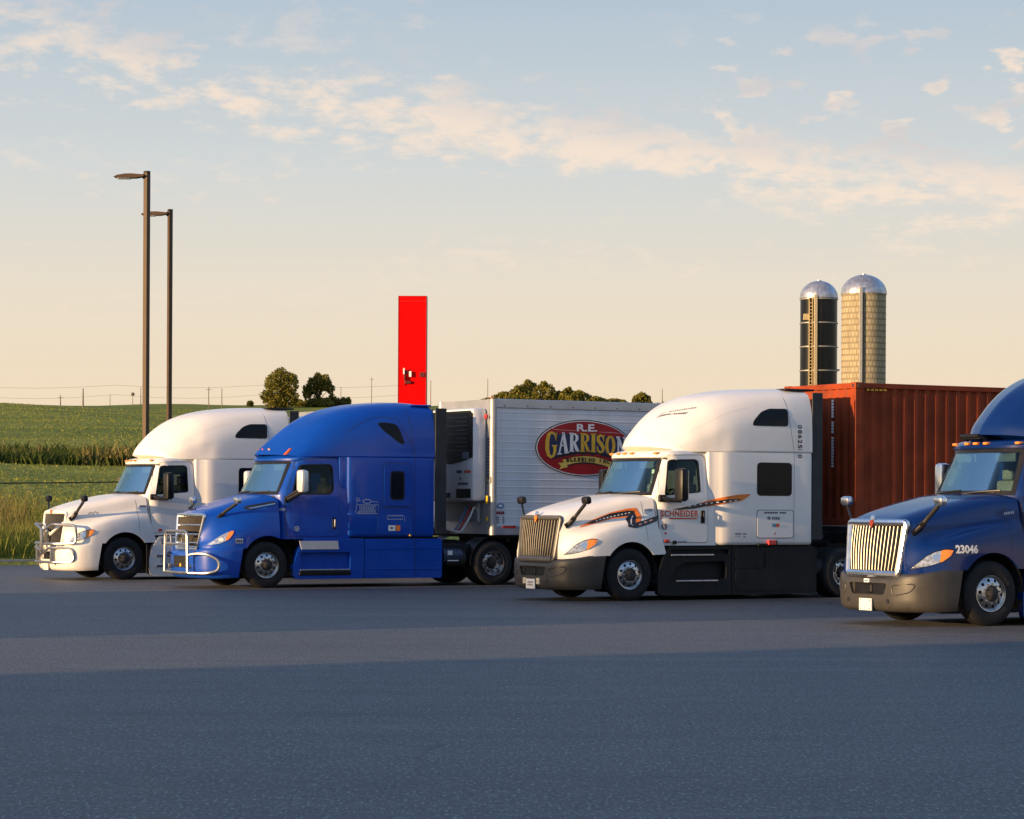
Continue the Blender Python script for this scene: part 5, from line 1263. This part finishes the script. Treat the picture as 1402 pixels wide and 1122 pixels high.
# silos
def silo_mat(name, kind):
    m = bpy.data.materials.new(name); m.use_nodes = True; T = NT(m.node_tree); b = m.node_tree.nodes['Principled BSDF']; oc = T.add('ShaderNodeTexCoord').outputs['Object']
    s = T.add('ShaderNodeSeparateXYZ'); m.node_tree.links.new(oc, s.inputs[0])
    an = T.math('ARCTAN2', s.outputs[1], s.outputs[0]); cb_ = T.add('ShaderNodeCombineXYZ'); m.node_tree.links.new(T.math('MULTIPLY', an, 3.0), cb_.inputs[0]); m.node_tree.links.new(s.outputs[2], cb_.inputs[1])
    if kind == 'stave':
        br = T.add('ShaderNodeTexBrick'); m.node_tree.links.new(cb_.outputs[0], br.inputs[0]); br.offset = .5
        for i, v_ in ((1, (.40, .33, .21, 1)), (2, (.30, .25, .16, 1)), (3, (.17, .145, .10, 1))): br.inputs[i].default_value = v_
        br.inputs['Scale'].default_value = 1.0; br.inputs['Mortar Size'].default_value = .045; br.inputs['Brick Width'].default_value = .55; br.inputs['Row Height'].default_value = .75; br.inputs['Bias'].default_value = -.2
        st = T.noise(T.mapping(cb_.outputs[0], (1.4, .12, 1)), 1.0, 5, .6)
        up_ = T.smooth(T.math('ADD', s.outputs[2], T.math('MULTIPLY', st, 5.0)), 22, 25)
        c = T.mix(T.math('MULTIPLY', T.smooth(st, .5, .75), .55), br.outputs[0], (.15, .125, .09))
        c = T.mix(T.math('MULTIPLY', up_, .6), c, (.44, .36, .22)); m.node_tree.links.new(c, b.inputs['Base Color']); b.inputs['Roughness'].default_value = .85
    else:
        st = T.noise(T.mapping(cb_.outputs[0], (2.2, .10, 1)), 1.0, 5, .6)
        c = T.mix(T.smooth(st, .5, .75), (.004, .005, .007), (.012, .011, .010)); m.node_tree.links.new(c, b.inputs['Base Color']); b.inputs['Roughness'].default_value = .35; b.inputs['Specular IOR Level'].default_value = .3
    return m
def silo(px0, px1, pytop, pysh, Y, kind, label):
    x, zt = at((px0+px1)/2, pytop, Y); _, zs = at((px0+px1)/2, pysh, Y); r = (px1-px0)/2/3500*Y
    g0 = terrain_h(x, Y)-.3; o = empty('silo', (x, Y, g0), 0, label, 'silo', 'farm silos'); h = zs-g0; dh = zt-zs
    MB().lathe([(r, 0), (r, h)], 64, Matrix.Identity(4)).build('wall', silo_mat('silo_'+kind, kind), o)
    n = 72; v = []; f = []; M_ = 12
    for j in range(M_+1):
        a = PI/2*j/M_
        for i in range(n):
            rr = (r*1.03)*math.cos(a)*(1+(.012 if i % 3 == 0 else 0)); v.append((rr*math.cos(2*PI*i/n), rr*math.sin(2*PI*i/n), h+dh*math.sin(a)*.97))
    for j in range(M_):
        for i in range(n): f.append((j*n+i, j*n+(i+1) % n, (j+1)*n+(i+1) % n, (j+1)*n+i))
    dm = MB().add(v, f); dm.cyl((0, 0, h+dh*.94), (0, 0, h+dh), .35, 14)
    dm.build('dome', mat('galvanised_dome', (.50, .50, .52), .38, .75, 0, .15, 1.5), o)
    rg = MB()
    if kind == 'black':
        for i in range(int(h/3.2)+1): rg.lathe([(r, h-.05-i*3.17), (r+.10, h-.08-i*3.17), (r+.10, h-.22-i*3.17), (r, h-.25-i*3.17)], 48, Matrix.Identity(4))
        rg.each('hoop', mat('hoop_steel', (.35, .33, .30), .5, .5), o)
        ch = MB().box(-r*.38, -r*.20, -r*1.04-.12, -r*.8, 0, h+.3, .03); ch.build('chute', mat('chute_steel', (.55, .45, .28), .45, .5), o, False)
        ld = MB()
        for xx in (-r*.62, -r*.46): ld.box(xx-.05, xx+.05, -r*.98, -r*.82, 0, h)
        for i in range(int(h/.45)): ld.box(-r*.62, -r*.46, -r*.97, -r*.90, i*.45, i*.45+.10)
        ld.box(-r*.9, -r*.64, -r*.9, -r*.5, h-3.0, h-2.2); ld.build('ladder', mat('ladder_steel', (.60, .46, .24), .5, .4), o, False)
        MB().box(r*1.0, r*1.14, -.1, .1, h-9.6, h-9.4).build('bracket', GREYINK, o, False)
    else:
        for i in range(int(h/.75)): rg.lathe([(r+.002, h-.1-i*.75), (r+.03, h-.12-i*.75), (r+.03, h-.16-i*.75), (r+.002, h-.18-i*.75)], 48, Matrix.Identity(4))
        rg.each('hoop', mat('hoop_rust', (.24, .19, .12), .7, .3), o)
        MB().box(-r*.34, -r*.20, -r*1.10, -r*.9, 0, h+.7, .03).build('chute', mat('chute_steel2', (.42, .40, .36), .5, .5), o, False)
        MB().box(-r*.20, -r*.12, -r*1.06, -r*.9, 0, h-.2).build('chute_door', INK, o, False)
silo(1094.5, 1145, 384, 409, 340, 'black', 'narrower black steel silo with ladder and a ribbed silver dome')
silo(1151, 1211.5, 375.5, 403.5, 322, 'stave', 'wider tan concrete silo with a silver dome, right of the black silo')

# trees on the far ridge
def leaf_mat(name, a, b_):
    m = bpy.data.materials.new(name); m.use_nodes = True; T = NT(m.node_tree); p = m.node_tree.nodes['Principled BSDF']
    oc = T.add('ShaderNodeTexCoord').outputs['Object']; gi = T.add('ShaderNodeNewGeometry').outputs['Random Per Island']
    c = T.mix(T.smooth(T.math('ADD', T.math('MULTIPLY', gi, .6), T.math('MULTIPLY', T.noise(oc, .9, 3), .6)), .3, .85), a, b_)
    m.node_tree.links.new(c, p.inputs['Base Color']); p.inputs['Roughness'].default_value = .75; p.inputs['Specular IOR Level'].default_value = .15
    tr = T.add('ShaderNodeBsdfTranslucent'); m.node_tree.links.new(c, tr.inputs[0]); mx = T.add('ShaderNodeMixShader'); mx.inputs[0].default_value = .35
    out = m.node_tree.nodes['Material Output']; m.node_tree.links.new(p.outputs[0], mx.inputs[1]); m.node_tree.links.new(tr.outputs[0], mx.inputs[2]); m.node_tree.links.new(mx.outputs[0], out.inputs[0])
    return m
LEAF1 = leaf_mat('cedar_leaf', (.09, .10, .02), (.26, .215, .04)); LEAF2 = leaf_mat('ash_leaf', (.10, .11, .026), (.24, .20, .045)); LEAF3 = leaf_mat('wood_leaf', (.09, .10, .02), (.26, .22, .04))
BARK = mat('bark', (.11, .085, .06), .9, 0, 0, .2, 3)
def leaves(cl, n, size):
    """cl: list of (x,y,z, rx,ry,rz) lobes; leaf quads thick near the lobe surface"""
    V_ = []; F_ = []; vol = np.array([c[3]*c[4]*c[5] for c in cl])**.67; cnt = (n*vol/vol.sum()).astype(int)
    for c, k_ in zip(cl, cnt):
        d = rng.normal(size=(k_, 3)); d /= np.linalg.norm(d, axis=1)[:, None]; rad = rng.uniform(.35, 1.08, k_)**.6
        P = np.array(c[:3])+d*rad[:, None]*np.array(c[3:])
        for p in P:
            a = rng.normal(size=3); a /= np.linalg.norm(a); b_ = np.cross(a, rng.normal(size=3)); b_ /= np.linalg.norm(b_); s_ = size*rng.uniform(.5, 1.3); n0 = len(V_)
            V_ += [p-a*s_, p+b_*s_*.6, p+a*s_, p-b_*s_*.6]; F_.append((n0, n0+1, n0+2, n0+3))
    return V_, F_
def tree(px, pybase, pytop, pw, Y, label, leaf, lobes, n=1800, trunk=.18, group='trees along the far ridge', bare=False, name='tree'):
    x, zb = at(px, pybase, Y); _, zt = at(px, pytop, Y); g0 = terrain_h(x, Y); zb = max(zb, g0-.1); zt = max(zt, zb+1.0); H_ = zt-g0; Wd = pw/3500*Y
    o = empty(name, (x, Y, g0), 0, label, 'bush' if name == 'bush' else 'tree', group)
    b = MB().cyl((0, 0, -.3), (0.05*Wd, 0, H_*.72), trunk, 8, trunk*.35)
    cl = []
    for (u, w, ru, rw) in lobes:               # fractions of width / height
        c = (u*Wd, random.uniform(-.18, .18)*Wd, zb-g0+(H_-(zb-g0))*w); cl.append((*c, ru*Wd, ru*Wd*.9, rw*(H_-(zb-g0))))
        b.cyl((0, 0, max(0, c[2]*.35)), (c[0]*.9, c[1]*.9, c[2]), trunk*.45, 6, trunk*.12)
    b.build('trunk', BARK, o)
    v, f = leaves(cl, int(n*2.2), .27); mk('crown', v, f, leaf, o, False)
def rl(k_, hi=1.0, w=.42, lo=.12):
    out = []
    for _ in range(k_):
        z = random.uniform(lo, hi); r_ = w*math.sqrt(max(.12, 1-abs(z-.4)/.72)); out.append((random.uniform(-r_, r_), z*.94, random.uniform(.10, .17), random.uniform(.08, .13)))
    return out
TY = 470
tree(383, 560, 503, 54, TY, 'tall dark cedar tree on the ridge, left of the paler round tree', LEAF1, [(-.05, .5, .34, .42), (.0, .88, .17, .12), (-.2, .62, .24, .2), (.25, .55, .22, .26), (.36, .28, .13, .12), (-.36, .3, .16, .14), (.3, .74, .14, .1), (-.1, .18, .34, .2), (.12, .2, .34, .2)]+rl(8), 2600, .25)
tree(436, 560, 510, 44, TY+5, 'paler open tree with a fanned crown right of the cedar', LEAF2, [(-.36, .42, .15, .24), (-.2, .62, .17, .24), (-.02, .76, .18, .22), (.2, .70, .18, .24), (.36, .52, .14, .14), (.05, .12, .42, .14), (.4, .3, .1, .1), (-.05, .45, .14, .2)]+rl(4, .9), 2000, .20)
for px, py, pw, lab in ((342, 549, 8, 'tiny bush on the ridge left of the cedar'), (418, 546, 40, 'low bushes at the foot of the cedar'), (455, 543, 26, 'low bush right of the fanned tree'), (473, 543, 14, 'squared dark bush beside the blue cab roof')):
    tree(px, 562, py, pw, TY+8, lab, LEAF2 if pw < 30 else LEAF3, [(-.25, .45, .28, .45), (.2, .5, .3, .42), (0, .3, .4, .4)], 420, .1, 'bushes along the far ridge', name='bush')
RB_ = [(668, 545, 24, 'small tree at the left end of the wood'), (690, 537, 40, 'rounded dark tree left of the tallest ones'), (709, 529, 30, 'tree leaning against the pale trunk'), (722, 520, 28, 'tallest flat topped tree of the wood'), (744, 522, 30, 'tall bushy tree right of the flat topped one'), (764, 536, 22, 'lower tree in the dip of the wood'), (776, 531, 22, 'tree with a ragged top right of the dip'), (792, 535, 34, 'broad tree at the right of the wood'), (815, 543, 30, 'low round tree near the end of the wood'), (840, 546, 36, 'very low tree at the right end of the wood'), (877.5, 538, 24, 'lone small tree behind the white roof')]
for px, py, pw, lab in RB_:
    tree(px, 562, py, pw*1.15, TY+random.uniform(0, 25), lab+' behind the silver trailer' if px < 860 else lab, LEAF3, [(-.2, .55, .26, .3), (.2, .6, .26, .3), (0, .82, .2, .18), (-.3, .3, .22, .25), (.3, .32, .22, .25)]+rl(4), 1000, .2, 'trees of the wood beyond the trailer')
hd_v, hd_f = [], []
for i in range(90):
    px = random.uniform(640, 930); Y = TY+35+random.uniform(0, 30); x, z = at(px, 549+random.uniform(0, 4), Y); g0 = terrain_h(x, Y)
    v, f = leaves([(x, Y, (z+g0)/2-.2, 1.3, 1.2, max(.5, (z-g0)/2))], 60, .32); n0 = len(hd_v); hd_v += v; hd_f += [tuple(q+n0 for q in t_) for t_ in f]
tag(mk('far_scrub', hd_v, hd_f, LEAF3, None, False), kind='stuff')
# utility poles
POLEW = mat('weathered_wood', (.20, .16, .12), .9, 0, 0, .2, 3)
UP = [(82, 541, 556, 420), (113, 532, 559, 300), (150, 540, 554, 620), (181, 540, 553, 640), (192, 530, 556, 520), (285, 530, 560, 420), (303, 532, 560, 430), (508, 517, 558, 560), (466, 530, 556, 560), (589, 521, 556, 560), (667, 519, 560, 560), (906, 533, 562, 480)]
places = ['short leaning post far left', 'thick post on the near ridge left of the light poles', 'thin post midway to the light poles', 'post topped by a pale ball', 'thin post beside the front light pole', 'left of two posts above the white cab roof', 'right of two posts above the white cab roof', 'tall mast right of the fanned tree', 'slim post at the right foot of the fanned tree', 'post just right of the red pylon', 'post above the front of the silver trailer', 'post above the white roof fairing']
for (px, pt, pb, Y), lab in zip(UP, places):
    x, zt = at(px, pt, Y); g0 = terrain_h(x, Y)-.3
    o = MB().cyl((x, Y, g0), (x, Y, zt), .12 if px < 200 else .09, 8, .06)
    if px == 181: o.lathe([(.001, -.5), (.4, -.3), (.5, 0), (.4, .3), (.001, .5)], 12, Matrix.Translation((x, Y, zt)))
    elif px in (82, 285, 508): o.box(x-.45, x+.45, Y-.05, Y+.05, zt-.5, zt-.42)
    o = o.build('utility_pole', POLEW); tag(o, 'weathered wooden utility pole, '+lab, 'utility pole', 'utility poles on the skyline')
wb = []
for yy, sag in ((528, .6), (541, .8)):
    x0_, z0_ = at(-60, yy, 520); x1_, z1_ = at(560, yy-1, 560); w = MB()
    w.tube([(x0_+(x1_-x0_)*i/24, 520+40*i/24, z0_+(z1_-z0_)*i/24-sag*math.sin(PI*(i*3 % 24)/24)) for i in range(25)], .022, 5)
    o = w.build('power_line', mat('wire', (.12, .12, .13), .6)); tag(o, 'thin power line sagging across the sky, the %s one' % ('upper' if yy == 528 else 'lower'), 'power line', 'power lines')
# wire cable along the lot edge
pts = []
x0_, z0_ = at(-80, 662, 78); x1_, z1_ = at(260, 658, 90)
fr_o = empty('wire_fence', ((x0_+x1_)/2, 84, terrain_h((x0_+x1_)/2, 84)), 0, 'single dark cable strung on posts along the tall grass behind the left truck', 'fence'); fx, fy, fz = fr_o.location
w = MB().tube([(x0_+(x1_-x0_)*i/20-fx, 78+12*i/20-fy, z0_+(z1_-z0_)*i/20-fz-.03*math.sin(PI*i/20)) for i in range(21)], .02, 6); w.build('cable', DARK, fr_o)
for px in (-70, 153):
    u_ = (px+80)/340; xp, yp = x0_+(x1_-x0_)*u_, 78+12*u_; MB().box(xp-fx-.05, xp-fx+.05, yp-fy-.05, yp-fy+.05, terrain_h(xp, yp)-fz-.2, z0_+(z1_-z0_)*u_-fz+.12).build('post', POLEW, fr_o, False)

# grass: blades in the part of the meadow that shows
def blades(name, n, zr, hr, wid, m, lean=.35, xr=(-.235, -.105), pw=1.0, clump=None):
    V_ = np.zeros((n, 5, 3)); cnt = 0; out = []
    while cnt < n:
        Y = zr[0]+(zr[1]-zr[0])*rng.random()**pw; X = Y*rng.uniform(*xr)
        if X*LN[0]+Y*LN[1] < P_EDGE+.35: continue
        if clump and math.sin(X*clump+1.3*math.sin(Y*clump*.7))+math.sin(Y*clump*1.7+X*.6) < .2: continue
        h = rng.uniform(*hr)*(.7+.5*math.sin(X*1.3+Y*.9)**2); a = rng.uniform(0, 2*PI); l = rng.normal(0, lean)*h; l2 = rng.normal(0, lean)*h; w_ = wid*rng.uniform(.6, 1.4)
        z = terrain_h(X, Y)-.03; c_, s_ = math.cos(a)*w_, math.sin(a)*w_
        V_[cnt] = [(X-c_, Y-s_, z), (X+c_, Y+s_, z), (X-c_*.7+l*.45, Y-s_*.7+l2*.45, z+h*.6), (X+c_*.7+l*.45, Y+s_*.7+l2*.45, z+h*.6), (X+l*1.1, Y+l2*1.1, z+h)]; cnt += 1
    f = []
    for i in range(n): b_ = i*5; f += [(b_, b_+1, b_+3, b_+2), (b_+2, b_+3, b_+4)]
    o = mk(name, V_.reshape(-1, 3), f, m, None, False); tag(o, kind='stuff'); return o
GR1 = leaf_mat('grass_blade', (.16, .185, .03), (.36, .35, .07)); GR2 = leaf_mat('dry_stem', (.16, .14, .045), (.34, .26, .09)); GR3 = leaf_mat('hedge_leaf', (.035, .058, .013), (.085, .11, .022))
blades('verge_grass', 16000, (70, 84), (.12, .32), .016, GR1, .4, xr=(-.32, -.02))
blades('tall_grass', 46000, (75, 100), (.3, .85), .018, GR1, .28, pw=1.2, xr=(-.32, -.03))
blades('dry_weeds', 9000, (75.5, 97), (.6, 1.6), .013, GR2, .30, pw=1.3, clump=.9, xr=(-.32, -.03))
blades('meadow_grass', 30000, (92, 300), (.05, .18), .03, GR1, .6, pw=1.3)
blades('hedge_row', 22000, (150, 163), (.3, .95), .07, GR3, .45, xr=(-.32, -.02))
blades('hedge_seed_heads', 700, (150, 156), (.8, 1.5), .045, GR2, .35, clump=.5)

# unseen block and slatted screen, added left of the frame to shade the lot
bu, bn_ = Vector((-SUN_AZ[0], -SUN_AZ[1], 0)), Vector((SUN_AZ[1], -SUN_AZ[0], 0))
def shade_block(t0, t1, p0, p1, H_, label, m):
    c = bu*((t0+t1)/2)+bn_*((p0+p1)/2); rz = math.atan2(bu.y, bu.x)
    o = empty('shade_building', (c.x, c.y, 0), rz, label, 'shade_building', 'added shade blocks'); a, b_ = (t1-t0)/2, (p1-p0)/2
    w = MB().box(-a, a, -b_, b_, -.1, H_-.3).build('wall', m, o, False)
    MB().box(-a-.15, a+.15, -b_, b_, H_-.3, H_, .02).build('roof', SATALU, o, False)
    for i in range(int(b_*2/6)):
        y = -b_+3+i*6; MB().box(a, a+.05, y-1.4, y+1.4, 0, 2.8, .01).build('shutter', SATALU, o, False)
        MB().box(a+.05, a+.08, y-.25, y+.25, 1.0, 1.12).build('pull_handle', BLACKP, o, False)
    return o
shade_block(-48, -30, -40, 26.4, 12.5, 'long tan block added out of view to shade the foreground lot', mat('stucco', (.36, .30, .23), .85, 0, 0, .1, 1.5))  # added shadow caster, sized so its shadow covers the near asphalt
c = bu*(-14)+bn_*41.5
sc_ = empty('shade_screen', (c.x, c.y, 0), math.atan2(bu.y, bu.x)+PI/2, 'tall grey slatted screen added out of view to half shade the lot', 'fence')  # added out of view; its gaps give partial shade before the trucks
for k_ in range(7): MB().box(-8+k_*2.67-.06, -8+k_*2.67+.06, -.06, .06, -.1, 6.5).build('post', SATALU, sc_, False)
sl = MB()
for k_ in range(46): sl.box(-8.1, 8.1, -.09, -.065, .10+k_*.14, .10+k_*.14+.108)
sl = sl.build('slat_panel', SATALU, sc_, False)
for o in list(COL.objects):                      # the wheel prototypes were only moulds
    if o.parent is None and o.name in ('wheel', 'rim', 'hub', 'rim.001', 'hub.001') and o.type == 'MESH': bpy.data.objects.remove(o)
